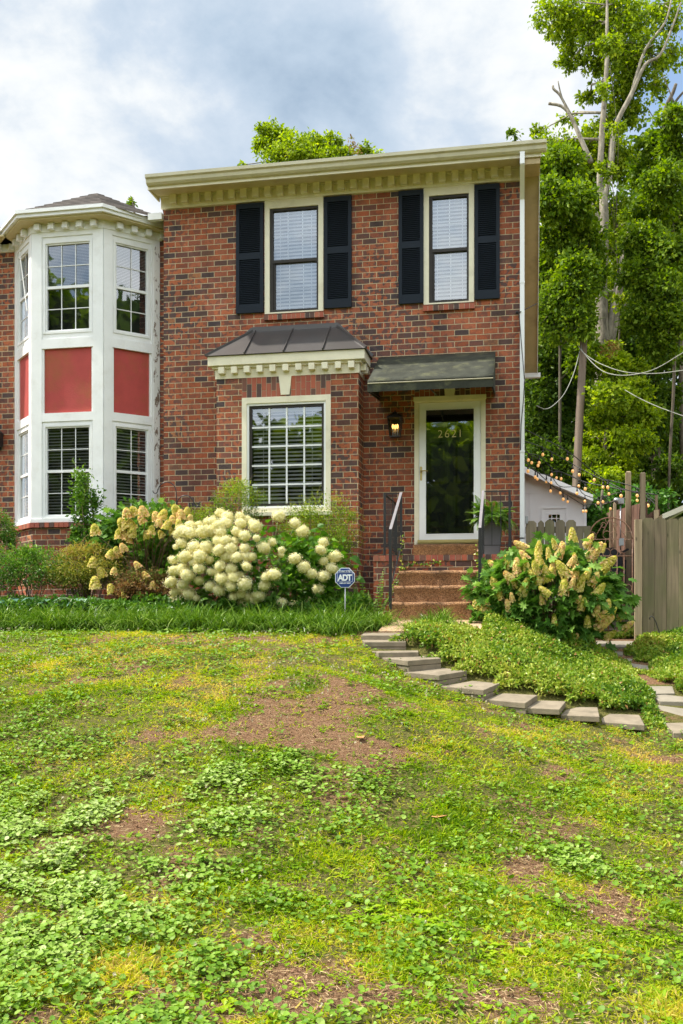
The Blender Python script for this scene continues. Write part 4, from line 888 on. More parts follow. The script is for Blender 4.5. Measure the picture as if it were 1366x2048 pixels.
def railing(name, label, xo, xi, side):
    rl = empty(name, (xi, -1.8, 0), label, 'railing', 'iron railings on the porch')
    b = MB(); top = 1.54; w_ = .028; yo = PYF + .06
    def post(x, y, z0, z1): b.box(x - w_ / 2, x + w_ / 2, y - w_ / 2, y + w_ / 2, z0, z1)
    post(xo, yo, PZ, top); post(xi, yo, PZ, top); post(xo, -.06, PZ, top)
    b.build('post', M['iron'], rl)
    b = MB(); yb = -2.28; zb = .973; b.box(xi - .017, xi + .017, yb - .017, yb + .017, .02, zb); b.build('newel_post', M['iron'], rl)
    b = MB()
    for z in (top - .012, PZ + .12): b.bar((xo, yo, z), (xo, -.06, z), .022, .012); b.bar((xo, yo, z), (xi, yo, z), .022, .012)
    b.bar((xi, yo, PZ + .12), (xi, yb, .28), .014, .012)
    b.build('rail', M['iron'], rl)
    b = MB(); b.bar((xi, yo - .0, top), (xi, yb, zb), .034, .012); b.build('handrail', M['rail_cap'], rl, 'handrail cap with the sun glint painted in pale grey')
    b = MB(); t = .009
    y = yo + .12
    while y < -.1: b.box(xo - t / 2, xo + t / 2, y - t / 2, y + t / 2, PZ + .12, top - .015); y += .12
    n_ = max(1, int(abs(xi - xo) / .12))
    for i in range(1, n_ + 1):
        x = xo + (xi - xo) * i / (n_ + 1)
        if abs(xi - xo) > .1: b.box(x - t / 2, x + t / 2, yo - t / 2, yo + t / 2, PZ + .12, top - .015)
    for i in range(1, 8):
        f_ = i / 8; y = yo + (yb - yo) * f_; b.box(xi - t / 2, xi + t / 2, y - t / 2, y + t / 2, PZ + .12 + (.28 - PZ - .12) * f_, top + (zb - top) * f_)
    b.build('balusters', M['iron'], rl)
railing('iron_railing', 'black iron railing on the left side of the porch steps', ax(768, PYF), ax(801, PYF), -1)
railing('iron_railing', 'black iron railing on the right side of the porch steps, in front of the fern', ax(1019, PYF), ax(966, PYF), 1)
# planter with fern
cx_, cy_ = ax(983, -.85), -.85
pl = MB(); 
def sq(w_, z): return [(cx_ - w_, cy_ - w_, z), (cx_ + w_, cy_ - w_, z), (cx_ + w_, cy_ + w_, z), (cx_ - w_, cy_ + w_, z)]
pl.hexa(sq(.105, PZ) + sq(.135, PZ + .42)); pl.hexa(sq(.142, PZ + .42) + sq(.142, PZ + .45))
pl.build('planter', M['planter'], None, 'tall square grey planter on the brick porch beside the door', cat='planter', bevel=.006)
def frond_parts(base, dirh, length, rise, droop, nleaf, lw, P, Dd, Nn, Ls, jit=.0):
    a_ = Vector((dirh[0], dirh[1], 0)).normalized(); side = Vector((-a_.y, a_.x, 0)); pts_ = []
    for i in range(nleaf):
        t = i / (nleaf - 1); p = Vector(base) + a_ * (length * t * (1 - .25 * droop * t)) + Vector((0, 0, rise * t * 1.6 - droop * length * t * t)); pts_.append(p)
        ll = lw * math.sin(math.pi * min(1, .15 + .85 * t)) + .008
        tan = (a_ + Vector((0, 0, rise / max(.01, length) * 1.6 - 2 * droop * t))).normalized(); nr = side.cross(tan)
        for s_ in (-1, 1):
            P.append(p); Dd.append(side * s_ + tan * .35 + Vector((0, 0, -.15))); Nn.append(-nr if s_ > 0 else -nr); Ls.append(ll)
    return pts_
def fern(name, label, c_, n_, L0, lw, m, nleaf=22, rise=.16, droop=.8, front=None):
    P, Dd, Nn, Ls = [], [], [], []; st = MB()
    for i in range(n_):
        th = 2 * math.pi * i / n_ + random.uniform(-.2, .2); l_ = L0 * random.uniform(.6, 1.15)
        pp = frond_parts((c_[0] + .03 * math.cos(th), c_[1] + .03 * math.sin(th), c_[2]), (math.cos(th), math.sin(th)), l_, rise * random.uniform(.6, 1.9), droop * random.uniform(.5, 1.5), nleaf, lw, P, Dd, Nn, Ls)
        st.tube(pp[::3], .003, 4)
    P, Dd, Nn, Ls = map(np.array, (P, Dd, Nn, Ls))
    o = leaves_obj(name, [scatter('card', P, Dd, Nn, Ls, .028) + (rng.random(len(P)),)], m, None, label, cat='fern')
    st.build('frond_stems', M['stem'], o); return o
fern('potted_fern', 'bright green fern spilling over the grey planter by the door', (cx_, cy_, PZ + .46), 75, .40, .085, M['lf_fern'])

# ================================================================== neighbour
nb = empty('neighbour_townhouse', (-8, .15, -.2), 'neighbouring brick townhouse with a white octagonal bay and red panels', 'house')
NY = .38; NF = -.25; NXL, NXR = -7.256, -6.109; NO = .63
w = MB(); 
w.face([(-14, NY, -1), (NXL - NO + .02, NY, -1), (NXL - NO + .02, NY, 5.9), (-14, NY, 5.9)]); w.face([(NXR + NO - .02, NY, -1), (XL - .001, NY, -1), (XL - .001, NY, 5.9), (NXR + NO - .02, NY, 5.9)])
w.face([(-14, NY, -1), (-14, NY, 5.9), (-14, 8, 5.9), (-14, 8, -1)])
w.build('wall', M['brick'], nb)
# octagon outline helper: offset o outward
def octo(o): k = o * math.tan(math.pi / 8); return [(NXL - NO - o * 1.0 - k * 0, NY), (NXL - k, NF - o), (NXR + k, NF - o), (NXR + NO + o * 1.0, NY)] if o == 0 else [(NXL - NO - o * 1.414, NY), (NXL - k, NF - o), (NXR + k, NF - o), (NXR + NO + min(o * 1.414, XL - NXR - NO - .005), NY)]
def octo_band(mb, o, z0, z1, oin=-.05):
    a_, b_2 = octo(o), octo(oin) if oin else octo(0)
    for i in range(3):
        mb.hexa([(a_[i][0], a_[i][1], z0), (a_[i + 1][0], a_[i + 1][1], z0), (b_2[i + 1][0], b_2[i + 1][1], z0), (b_2[i][0], b_2[i][1], z0), (a_[i][0], a_[i][1], z1), (a_[i + 1][0], a_[i + 1][1], z1), (b_2[i + 1][0], b_2[i + 1][1], z1), (b_2[i][0], b_2[i][1], z1)])
base = MB(); o4 = octo(0)
for i in range(3): base.face([(o4[i][0], o4[i][1], -1), (o4[i + 1][0], o4[i + 1][1], -1), (o4[i + 1][0], o4[i + 1][1], 1.235), (o4[i][0], o4[i][1], 1.235)])
nbase = base.build('bay_base', M['brick'], nb)
led = MB(); o5 = octo(.05)
for i in range(3):
    a_, b_2 = Vector((*o5[i], 0)), Vector((*o5[i + 1], 0)); ln_ = (b_2 - a_).length; n = max(1, int(ln_ / .075)); t = (b_2 - a_) / n; nn_ = Vector((-t.y, t.x, 0)).normalized()
    for j in range(n):
        p0 = a_ + t * j + t.normalized() * .004; p1 = a_ + t * (j + 1) - t.normalized() * .004
        led.hexa([tuple(v_ + Vector((0, 0, z))) for z, vv in ((1.236, 0), (1.305, 0)) for v_ in (p0, p1, p1 + nn_ * .1, p0 + nn_ * .1)])
led.build('bay_ledge', M['rowlock'], nb)
# faces of the bay: local frame per face (u along, outward normal), windows and panels
faces = []
for i in range(3):
    a_, b_2 = Vector((*o4[i], 0)), Vector((*o4[i + 1], 0)); t = (b_2 - a_); W = t.length; t.normalize(); nrm_ = Vector((t.y, -t.x, 0)); faces.append((a_, t, nrm_, W))
def fbox(mb, F, u0, u1, o0, o1, z0, z1, rnd=None):
    a_, t, n_, W = F
    mb.hexa([tuple(a_ + t * u + n_ * o + Vector((0, 0, z))) for z in (z0, z1) for u, o in ((u0, o1), (u1, o1), (u1, o0), (u0, o0))], rnd)
def ff(mb, F, u0, u1, z0, z1, w_, o0, o1, wt=None, wb=None):
    wt = wt or w_; wb = wb or w_
    fbox(mb, F, u0, u0 + w_, o0, o1, z0, z1); fbox(mb, F, u1 - w_, u1, o0, o1, z0, z1); fbox(mb, F, u0 + w_, u1 - w_, o0, o1, z1 - wt, z1); fbox(mb, F, u0 + w_, u1 - w_, o0, o1, z0, z0 + wb)
body = MB(); pane_specs = []
bodies = []
for i, F in enumerate(faces):
    W = F[3]; cols = 3 if i == 1 else 2
    m0 = .18 if i == 1 else .15; m1 = W - m0
    for (z0, z1) in ((4.02, 5.60), (1.31, 2.92)):
        zz0, zz1 = (4.10, 5.47) if z0 > 3 else (1.37, 2.76)
        fbox(body, F, .0, m0, -.05, .0, z0, z1); fbox(body, F, m1, W, -.05, .0, z0, z1)
        fbox(body, F, m0, m1, -.05, .0, z0, zz0); fbox(body, F, m0, m1, -.05, .0, zz1, z1)
        pane_specs.append((F, m0, m1, zz0, zz1, cols, z0 > 3))
    fbox(body, F, 0, W, -.05, -.03, 2.92, 4.02)
    # flat trim boards proud of the body
    fbox(body, F, 0, m0 - .02, .0, .018, 1.31, 5.60); fbox(body, F, m1 + .02, W, .0, .018, 1.31, 5.60)
    for (a0, a1) in ((5.53, 5.60), (3.88, 4.02), (2.80, 2.925)): fbox(body, F, m0 - .02, m1 + .02, -.029, .017, a0, a1)
    fbox(body, F, m0 - .02, m0 + .01, -.029, .0, 2.925, 3.88); fbox(body, F, m1 - .01, m1 + .02, -.029, .0, 2.925, 3.88)
    fbox(body, F, -.01, W + .01, .0, .035, 1.31, 1.36)
nbody = body.build('bay_window', M['white'], nb)
for F in faces:
    W = F[3]; i = faces.index(F); m0 = .18 if i == 1 else .15
    q_ = MB(); fbox(q_, F, m0 + .011, W - m0 - .011, -.029, -.022, 2.926, 3.879); q_.build('red_panel', M['redpanel'], nbody)
pe = MB(); fbox(pe, faces[2], faces[2][3] - .1, faces[2][3] + .0, .0181, .024, 1.36, 5.5); fbox(pe, faces[2], faces[2][3] - .002, faces[2][3] + .06, -.06, .0, 1.32, 5.6); pe.build('peeling_corner_board', M['peel'], nbody, 'corner board with peeling white paint')
for (F, u0, u1, z0, z1, cols, up) in pane_specs:
    s = MB(); ff(s, F, u0, u1, z0, z1, .035, -.045, .01); ff(s, F, u0 + .036, u1 - .036, z0 + .036, z1 - .036, .02, -.045, -.01)
    zm = (z0 + z1) / 2; fbox(s, F, u0 + .055, u1 - .055, -.04, -.008, zm - .02, zm + .02)
    for k in range(1, cols): u = u0 + .055 + (u1 - u0 - .11) * k / cols; fbox(s, F, u - .0055, u + .0055, -.036, -.026, z0 + .05, z1 - .05)
    for zq in ((z0 + .05 + zm) / 2, (z1 - .05 + zm) / 2): fbox(s, F, u0 + .055, u1 - .055, -.037, -.025, zq - .0055, zq + .0055)
    s.build('sash', M['white'], nbody)
    g = MB(); a_, t, n_, W = F; g.face([tuple(a_ + t * u + n_ * -.038 + Vector((0, 0, z))) for u, z in ((u0 + .03, z0 + .03), (u1 - .03, z0 + .03), (u1 - .03, z1 - .03), (u0 + .03, z1 - .03))]); g.build('pane', M['glass_low'], nbody)
    b = MB(); z = z0 + .05; st_ = .045 if not up else .022
    while z < (z1 if not up else z1) - .03:
        if not up or z > zm: 
            b.hexa([tuple(a_ + t * u + n_ * o + Vector((0, 0, zz))) for dz in (0, .003) for (u, o, zz) in ((u0 + .04, -.07, z + dz), (u1 - .04, -.07, z + dz), (u1 - .04, -.07 - .7 * st_, z + dz + st_ * .45), (u0 + .04, -.07 - .7 * st_, z + dz + st_ * .45))])
        z += st_
    if b.v: b.build('blind', M['blind_dim'], nbody)
r = MB()
oi = octo(-.16)
for i in range(3): r.face([(oi[i][0], oi[i][1], 1.3), (oi[i + 1][0], oi[i + 1][1], 1.3), (oi[i + 1][0], oi[i + 1][1], 5.6), (oi[i][0], oi[i][1], 5.6)])
r.build('bay_interior', M['room'], nbody)
sp_ = MB(); F = faces[0]; a_, t, n_, W = F
p0 = a_ + t * (W * .52) + n_ * .07 + Vector((0, 0, 5.45)); p1 = a_ + t * (W * .80) + n_ * .03 + Vector((0, 0, 4.5)); sp_.bar(p0, p1, .012); sp_.build('loose_strip', M['white'], nbody)
# entablature with dentils, gutter and hipped roof
e = MB(); octo_band(e, .03, 5.60, 5.72); e.box(-14, NXL - NO, NY - .05, NY - .001, 5.60, 5.72); nfr = e.build('bay_cornice', M['white'], nb)
dn = MB()
for i, F in enumerate(faces):
    W = F[3]; n = 5 if i == 1 else 4
    for k in range(n):
        u = (W - .24) * k / (n - 1) + .12 if i == 1 else (.22 + (W - .2) * k / (n - 1)) if i == 2 else (W - .2) * (k) / (n - 1)
        dn = MB(); fbox(dn, F, u - .045, u + .045, .031, .11, 5.615, 5.705); dn.build('dentil', M['white'], nfr)
for k in range(4): x = NXL - NO - .25 - k * .25; dn = MB(); dn.box(x - .045, x + .045, NY - .13, NY - .051, 5.615, 5.705); dn.build('dentil', M['white'], nfr)
g = MB(); octo_band(g, .22, 5.715, 5.74, 0); g.box(-14, NXL - NO, NY - .36, NY, 5.715, 5.74); g.build('bay_soffit', M['soffit'], nb)
g = MB(); octo_band(g, .30, 5.79, 5.84, .24); octo_band(g, .27, 5.741, 5.79, .2); 
g.box(-14, NXL - NO - .2, NY - .46, NY - .38, 5.79, 5.84); g.box(-14, NXL - NO - .2, NY - .43, NY - .36, 5.741, 5.79)
g.box(NXR + NO + .0, XL - .002, NY - .46, NY - .38, 5.745, 5.84); g.build('gutter', M['white'], nb)
sh = MB(); ap = Vector(((NXL + NXR) / 2 + .12, NY + .12, 6.47)); o8 = octo(.27); o8 = [(o8[0][0] - .05, NY + .1)] + o8[1:3] + [(XL - .01, NY - .2)]
for i in range(3):
    a_, b_2 = Vector((*o8[i], 5.83)), Vector((*o8[i + 1], 5.83)); rows = 9
    for r_ in range(rows):
        f0, f1 = r_ / rows, (r_ + 1) / rows + .0
        A, B = a_.lerp(ap, f0), b_2.lerp(ap, f0); A2, B2 = a_.lerp(ap, f1), b_2.lerp(ap, f1); up_ = Vector((0, 0, .012)); nseg = max(1, int((B - A).length / .16)); st0 = (r_ % 2) * .5
        for k in range(nseg + 1):
            u0, u1 = max(0, (k - st0) / nseg), min(1, (k + 1 - st0) / nseg)
            if u1 <= u0: continue
            sh.hexa([A.lerp(B, u0), A.lerp(B, u1), A2.lerp(B2, u1) - Vector((0, 0, .006)), A2.lerp(B2, u0) - Vector((0, 0, .006)), A.lerp(B, u0) + up_, A.lerp(B, u1) + up_, A2.lerp(B2, u1), A2.lerp(B2, u0)])
sh.face([(-14, NY - .38, 5.845), (XL - .01, NY - .38, 5.845), (XL - .01, 5, 6.5), (-14, 5, 6.5)], .2)
sh.build('roof', M['shingle'], nb)
for o_n in nb.children_recursive:
    if o_n.type == 'MESH': o_n.data.transform(Matrix.Diagonal((1, 1, 1.0185, 1)))
# black lantern at the frame edge on the neighbour's wall
nl = MB(); q = at(0, 880, NY - .08); nl.box(q.x - .1, q.x + .02, NY - .14, NY - .02, q.z - .1, q.z + .1); nl.hexa([(q.x - .12, NY - .16, q.z + .1), (q.x + .035, NY - .16, q.z + .1), (q.x + .035, NY - .001, q.z + .1), (q.x - .12, NY - .001, q.z + .1), (q.x - .06, NY - .1, q.z + .17), (q.x - .03, NY - .1, q.z + .17), (q.x - .03, NY - .06, q.z + .17), (q.x - .06, NY - .06, q.z + .17)])
nl.box(q.x - .07, q.x - .02, NY - .04, NY - .001, q.z - .15, q.z + .14)
nl.build('wall_lantern', M['iron'], None, 'black wall lantern on the neighbouring brick at the left edge', cat='lantern')

# ------------------------------------------------------------------ walk and pavers
ld = MB()
for (x0, x1, y0, y1, za, zb) in ((-1.56, -.42, -3.02, -2.2, -.222, -.105),):
    ld.hexa([(x0, y0, za - .12), (x1, y0 , za - .12), (x1, y1, zb - .12), (x0, y1, zb - .12), (x0, y0, za), (x1, y0, za), (x1, y1, zb), (x0, y1, zb)])
ld.build('path', M['agg_top'], None, kind='structure')
for (poly, dc, ext, layers, lab) in slabs:
    ysv = [p[1] for p in poly]; ymin, ymax = min(ysv), max(ysv); top = []
    for (x, y) in poly:
        d = dc + ((ymax - y) / max(1, ymax - ymin) - .5) * ext; top.append(at(x, y, d - D))
    s = MB(); th = .052
    nrm_ = (top[1] - top[0]).cross(top[2] - top[0]).normalized(); nrm_ = nrm_ if nrm_.z > 0 else -nrm_
    low = [p - Vector((0, 0, th)) for p in top]; s.hexa(low + top)
    if layers >= 1.3:
        c_ = sum(top, Vector()) / 4; t2 = [p - Vector((0, 0, th + .003)) + (c_ - p) * .02 + Vector((.006, .004, 0)) for p in top]; s.hexa([p - Vector((0, 0, th)) for p in t2] + t2)
    o = s.build('paver', M['paver'], None, lab, cat='paver', group='grey concrete pavers curving down the bank', bevel=.005)
for (poly, dc, ext, lab) in rocks:
    ysv = [p[1] for p in poly]; ymin, ymax = min(ysv), max(ysv); s = MB()
    top = [at(x, y, dc + ((ymax - y) / (ymax - ymin) - .5) * ext - D) for (x, y) in poly]; s.prism(top, (0, 0, -.06))
    s.build('path_stone', M['flag'], None, lab, cat='stone', group='flat stones of the side path', bevel=.008)

# ------------------------------------------------------------------ ground cover on the bank
def vinca_pts(n, x0, x1, d0, d1, test):
    X = x0 + (x1 - x0) * rng.random(n); d = d0 + (d1 - d0) * rng.random(n); Y = d - D; Z = gz(X, Y); px, py = proj(X, Y, Z); ok = test(px, py, X, d); return X[ok], Y[ok], Z[ok], px[ok], py[ok]
def pth(px, py):   # distance (px) right of the side path axis
    return px - np.interp(py, [1280, 1300, 1330, 1360, 1380, 1400, 1430, 1460], [1228, 1225, 1278, 1300, 1320, 1336, 1352, 1370])
X, Y, Z, px, py = vinca_pts(240000, -1.35, 3.4, 8.75, 13.3, lambda px, py, X, d: (py < np.interp(px, slab_x, slab_y) - 9) & ((px > 805) | (py > 1290)) & ~in_slabs(px, py, 5) & ~((X < -.40) & (X > -1.6) & (d > 10.5)) & ~((pth(px, py) > 0) & (py > 1425) & (px < 1345)))
h = .06 + .17 * fbm(X * 2.5, Y * 2.5 + 11, 3) * sstep(0, 40, np.interp(px, slab_x, slab_y) - py) ; n = len(X)
h = h * np.clip(np.abs(pth(px, py)) / 70, .12, 1) * np.interp(np.interp(px, slab_x, slab_y) - py, [9, 30, 60], [.35, .7, 1])
Zt = Z + h * (.25 + .75 * rng.random(n) ** .5)
hue = np.clip(.52 + (fbm(X * 1.8, Y * 1.8, 3) - .5) * .8 + rng.normal(size=n) * .17 - .15 * (px > 1330) * (py < 1340), 0, .8); hue = np.where(rng.random(n) < .035, .97, hue)
v1 = scatter('leaf', P3(X, Y, Zt), runit(n, .1), runit(n, 1.4), .028 + .026 * rng.random(n), .016 + .014 * rng.random(n))
leaves_obj('vinca', [v1 + (hue,)], M['lf_vinca'], label='dense low green ground cover with small glossy leaves on the bank right of the pavers', cat='ground cover', kind='stuff')

# ------------------------------------------------------------------ strappy border grass
def strappy(X, Y, Z, ln, seg=5, w=.011, spread=1.15):
    n = len(X); th = rng.random(n) * 6.283; out = spread * (.35 + .9 * rng.random(n)); V = []; 
    t = np.linspace(0, 1, seg + 1)
    r_ = ln[:, None] * out[:, None] * (t[None] ** 1.2) * .85; z_ = ln[:, None] * (t[None] * 1.25 - (out[:, None] * .95 + .1) * t[None] ** 2.2 * .9)
    cx_ = X[:, None] + np.cos(th)[:, None] * r_; cy_ = Y[:, None] + np.sin(th)[:, None] * r_; cz_ = Z[:, None] + z_
    wd = (w * (1 - t ** 2.5 * .95))[None] * (.7 + .6 * rng.random(n))[:, None] / 2; a2 = rng.random(n) * 6.283
    sx_, sy_ = np.cos(a2)[:, None] * wd, np.sin(a2)[:, None] * wd
    A = np.stack([cx_ - sx_, cy_ - sy_, cz_], -1); B = np.stack([cx_ + sx_, cy_ + sy_, cz_], -1)
    V = np.stack([A, B], 2).reshape(n, -1, 3); k = V.shape[1]; q_ = np.array([[2 * i, 2 * i + 1, 2 * i + 3, 2 * i + 2] for i in range(seg)])
    loops = (q_.ravel()[None] + (np.arange(n) * k)[:, None]).ravel(); tot = np.full(n * seg, 4); st = np.arange(n * seg) * 4
    return V.reshape(-1, 3), loops, st, tot, seg
def lir(name, label, cx, cy, n, rad, ln, hue0=.45, kind=None, cat='grass clump', group=None):
    k = len(cx); X = np.repeat(cx, n) + rng.normal(size=k * n) * rad; Y = np.repeat(cy, n) + rng.normal(size=k * n) * rad; Z = gz(X, Y) - .01
    hu = np.clip(hue0 + rng.normal(size=len(X)) * .22 + .25 * (rng.random(len(X)) < .12), 0, 1)
    return leaves_obj(name, [strappy(X, Y, Z, ln * np.repeat(.72 + .5 * rng.random(k), n) * (.6 + .5 * rng.random(len(X)))) + (hu,)], M['lf_lir'], None, label, cat=cat, kind=kind, group=group)
cx = np.arange(-8.4, -1.85, .17) + rng.normal(size=39) * .04
cxx = np.concatenate([cx, cx + .08, cx[:]]); cyy = np.concatenate([-3.0 + rng.normal(size=39) * .05, -2.72 + rng.normal(size=39) * .05, -2.45 + rng.normal(size=39) * .06])
lir('border_grass', 'dark green strappy border grass in a long band edging the flower bed', cxx, cyy, 210, .075, .40, .40, 'stuff')
def at_clump(px, py, Y): p = at(px, py, Y); return p.x
lir('grass_clump', 'strappy grass clump in front of the lowest porch step, right of the landing', np.array([at_clump(x, 1260, -2.95) for x in (838, 850, 862, 876, 890)]), np.array([-2.95, -2.85, -3.0, -2.9, -2.98]), 150, .05, .40, .5, group='loose strappy grass clumps by the landing')
lir('grass_clump', 'strappy grass clump left of the porch steps, below the blue yard sign', np.array([at_clump(x, 1220, -2.4) for x in (700, 716, 733, 750, 764, 772)]), np.array([-2.35, -2.5, -2.3, -2.45, -2.6, -2.35]), 150, .05, .38, .45, group='loose strappy grass clumps by the landing')

# ------------------------------------------------------------------ shrubs
def blob_pts(n, c, r, shell=.35, sub=26, sr=.28, up=.0):
    """leaf positions gathered in sub-clumps inside an ellipsoid"""
    c = np.array(c); r = np.array(r); d_ = runit(sub, up); rad = (shell + (1 - shell) * rng.random(sub) ** .5)[:, None]
    cen = c + d_ * rad * r; k = rng.integers(0, sub, n)
    P = cen[k] + rng.normal(size=(n, 3)) * r * sr * (.5 + .8 * rng.random((sub, 1))[k])
    q_ = (P - c) / r; m_ = np.linalg.norm(q_, axis=1, keepdims=True); P = c + q_ / np.maximum(m_, 1e-6) * np.where(m_ > 1.32, .8 + .5 * rng.random(m_.shape), m_) * r
    return P, cen, k
def stems_to(mb, base, cen, r0, r1, n=5):
    for c in cen:
        c = Vector(c); b = Vector(base) + Vector((random.uniform(-.06, .06), random.uniform(-.04, .04), 0)); m_ = b.lerp(c, .5) + Vector((random.uniform(-.05, .05), random.uniform(-.05, .05), .04)); mb.tube([b, m_, c], [r0, (r0 + r1) / 2, r1], n)
def shrub(name, label, cat, px, py, rx, ry, Y, n, m, tpl='leaf', size=.03, wid=.5, ryd=None, group=None, sub=30, sr=.25, spikes=0, twig='twig', droop=.2, clipz=True):
    c = at(px, py, Y); s = ppm(px, Y); r = (rx / s, (ryd or rx / s * .7), ry / s)
    root = empty(name, (c.x, Y, gz1(c.x, Y)), label, cat, group)
    P, cen, k = blob_pts(n, (c.x, Y, c.z), r, .3, sub, sr)
    g = gz(P[:, 0], P[:, 1]); ok = P[:, 2] > g + .02; P, k = P[ok], k[ok]
    out = P - np.array([c.x, Y, c.z - r[2] * .8]); out /= np.linalg.norm(out, axis=1, keepdims=True)
    parts = []
    dr = out * .8 + rng.normal(size=P.shape) * .6; ln = size * (.6 + .7 * rng.random(len(P)))
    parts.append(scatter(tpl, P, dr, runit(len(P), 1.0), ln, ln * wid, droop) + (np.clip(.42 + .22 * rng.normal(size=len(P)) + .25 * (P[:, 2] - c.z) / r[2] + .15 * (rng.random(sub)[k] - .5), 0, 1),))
    st = MB(); stems_to(st, (c.x, Y, gz1(c.x, Y)), cen[::2], .008, .003)
    if spikes:
        SP, SD, SL = [], [], []
        for i in range(spikes):
            b = Vector(cen[random.randrange(sub)]); d_ = Vector((random.uniform(-.7, .7), random.uniform(-.5, .3), random.uniform(.5, 1))).normalized(); L_ = random.uniform(.12, .34)
            top_ = b + d_ * L_; st.tube([b, top_], [.003, .0015], 4)
            for j in range(16):
                SP.append(b + d_ * L_ * (j / 15)); SD.append(Vector(runit(1)[0]) + d_ * .8); SL.append(size * random.uniform(.5, .9))
        parts.append(scatter(tpl, np.array(SP), np.array(SD), runit(len(SP), 1), np.array(SL), np.array(SL) * wid) + (np.clip(.7 + .2 * rng.normal(size=len(SP)), 0, 1),))
    leaves_obj('foliage', parts, m, root); st.build('stems', M[twig], root)
    return root
BG = 'small leaved green shrubs under the picture window'
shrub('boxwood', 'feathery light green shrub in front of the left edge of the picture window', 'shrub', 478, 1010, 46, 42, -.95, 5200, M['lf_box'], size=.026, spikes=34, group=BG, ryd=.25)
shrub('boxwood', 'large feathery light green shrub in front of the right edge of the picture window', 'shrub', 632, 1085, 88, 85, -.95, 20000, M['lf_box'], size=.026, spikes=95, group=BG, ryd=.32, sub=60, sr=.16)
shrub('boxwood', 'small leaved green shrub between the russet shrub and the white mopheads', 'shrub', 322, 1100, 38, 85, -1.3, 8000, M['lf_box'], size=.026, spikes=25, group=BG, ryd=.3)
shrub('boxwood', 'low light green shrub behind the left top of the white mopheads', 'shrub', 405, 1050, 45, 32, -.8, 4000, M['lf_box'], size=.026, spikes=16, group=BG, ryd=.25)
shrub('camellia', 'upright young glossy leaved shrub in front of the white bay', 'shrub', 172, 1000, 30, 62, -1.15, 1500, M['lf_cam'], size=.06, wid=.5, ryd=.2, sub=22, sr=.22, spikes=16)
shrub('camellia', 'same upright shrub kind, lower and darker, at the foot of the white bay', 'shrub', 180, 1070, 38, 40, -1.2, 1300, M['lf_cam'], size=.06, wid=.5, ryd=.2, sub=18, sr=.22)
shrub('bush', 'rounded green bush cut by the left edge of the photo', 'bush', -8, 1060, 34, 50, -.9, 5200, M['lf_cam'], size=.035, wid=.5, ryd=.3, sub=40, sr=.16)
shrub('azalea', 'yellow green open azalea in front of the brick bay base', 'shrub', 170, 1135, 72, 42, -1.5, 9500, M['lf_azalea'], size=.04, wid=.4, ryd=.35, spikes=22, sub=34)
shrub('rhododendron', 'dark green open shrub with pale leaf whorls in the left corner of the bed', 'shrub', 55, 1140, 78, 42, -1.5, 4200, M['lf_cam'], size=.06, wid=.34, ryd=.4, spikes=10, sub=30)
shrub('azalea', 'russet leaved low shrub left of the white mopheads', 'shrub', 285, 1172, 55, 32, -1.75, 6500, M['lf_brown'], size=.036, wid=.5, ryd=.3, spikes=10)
def hosta(px, py, Y, n, L0, lab, hue):
    c = at(px, py, Y); z = gz1(c.x, Y) + .16; th = np.arange(n) * 2.4 + rng.random(n) * .4; rr = .03 + .16 * rng.random(n)
    P = np.stack([c.x + np.cos(th) * rr, Y + np.sin(th) * rr, z + .12 + .10 * rng.random(n)], 1); dr = np.stack([np.cos(th), np.sin(th), .3 * np.ones(n)], 1)
    o = leaves_obj('hosta', [scatter('broad', P, dr, np.tile((0, 0, 1.), (n, 1)), L0 * (.7 + .5 * rng.random(n)), L0 * (.65 + .3 * rng.random(n)), .35) + (np.clip(hue + .25 * rng.normal(size=n), 0, 1),)], M['lf_hosta'], None, lab, smooth=False, cat='hosta', group='hostas at the front of the bed')
    s = MB()
    for p in P: s.tube([(c.x, Y, z), tuple(p)], .004, 4)
    s.build('stems', M['stem'], o)
hosta(165, 1180, -2.1, 26, .17, 'pale edged hosta in front of the yellow green azalea', .62)
hosta(95, 1185, -2.05, 24, .16, 'blue grey hosta left of the pale edged one', .2)
hosta(18, 1185, -2.0, 22, .17, 'blue grey hosta at the left edge of the bed', .12)
# low mixed underplanting that fills the bed behind the border grass
n = 34000; X = -8.8 + 6.9 * rng.random(n); Y = -2.45 + 1.7 * rng.random(n); h = (.12 + .42 * fbm(X * 1.7, Y * 2, 3)) * (rng.random(n) ** .5); Z = gz(X, Y) + h
leaves_obj('underplanting', [scatter('leaf', P3(X, Y, Z), runit(n, .3), runit(n, 1.2), .05 + .04 * rng.random(n), .03 + .02 * rng.random(n)) + (np.clip(.35 + .25 * rng.normal(size=n) + (fbm(X, Y + 30, 3) - .5), 0, 1),)], M['lf_cam'], label='low mixed green underplanting filling the flower bed behind the border grass', cat='plants', kind='stuff')
fern('wild_fern', 'small fern at the foot of the brick porch beside the blue sign', (ax(745, -1.6), -1.62, gz1(ax(745, -1.6), -1.6) + .02), 16, .34, .05, M['lf_fern'], 20, .3, .4)

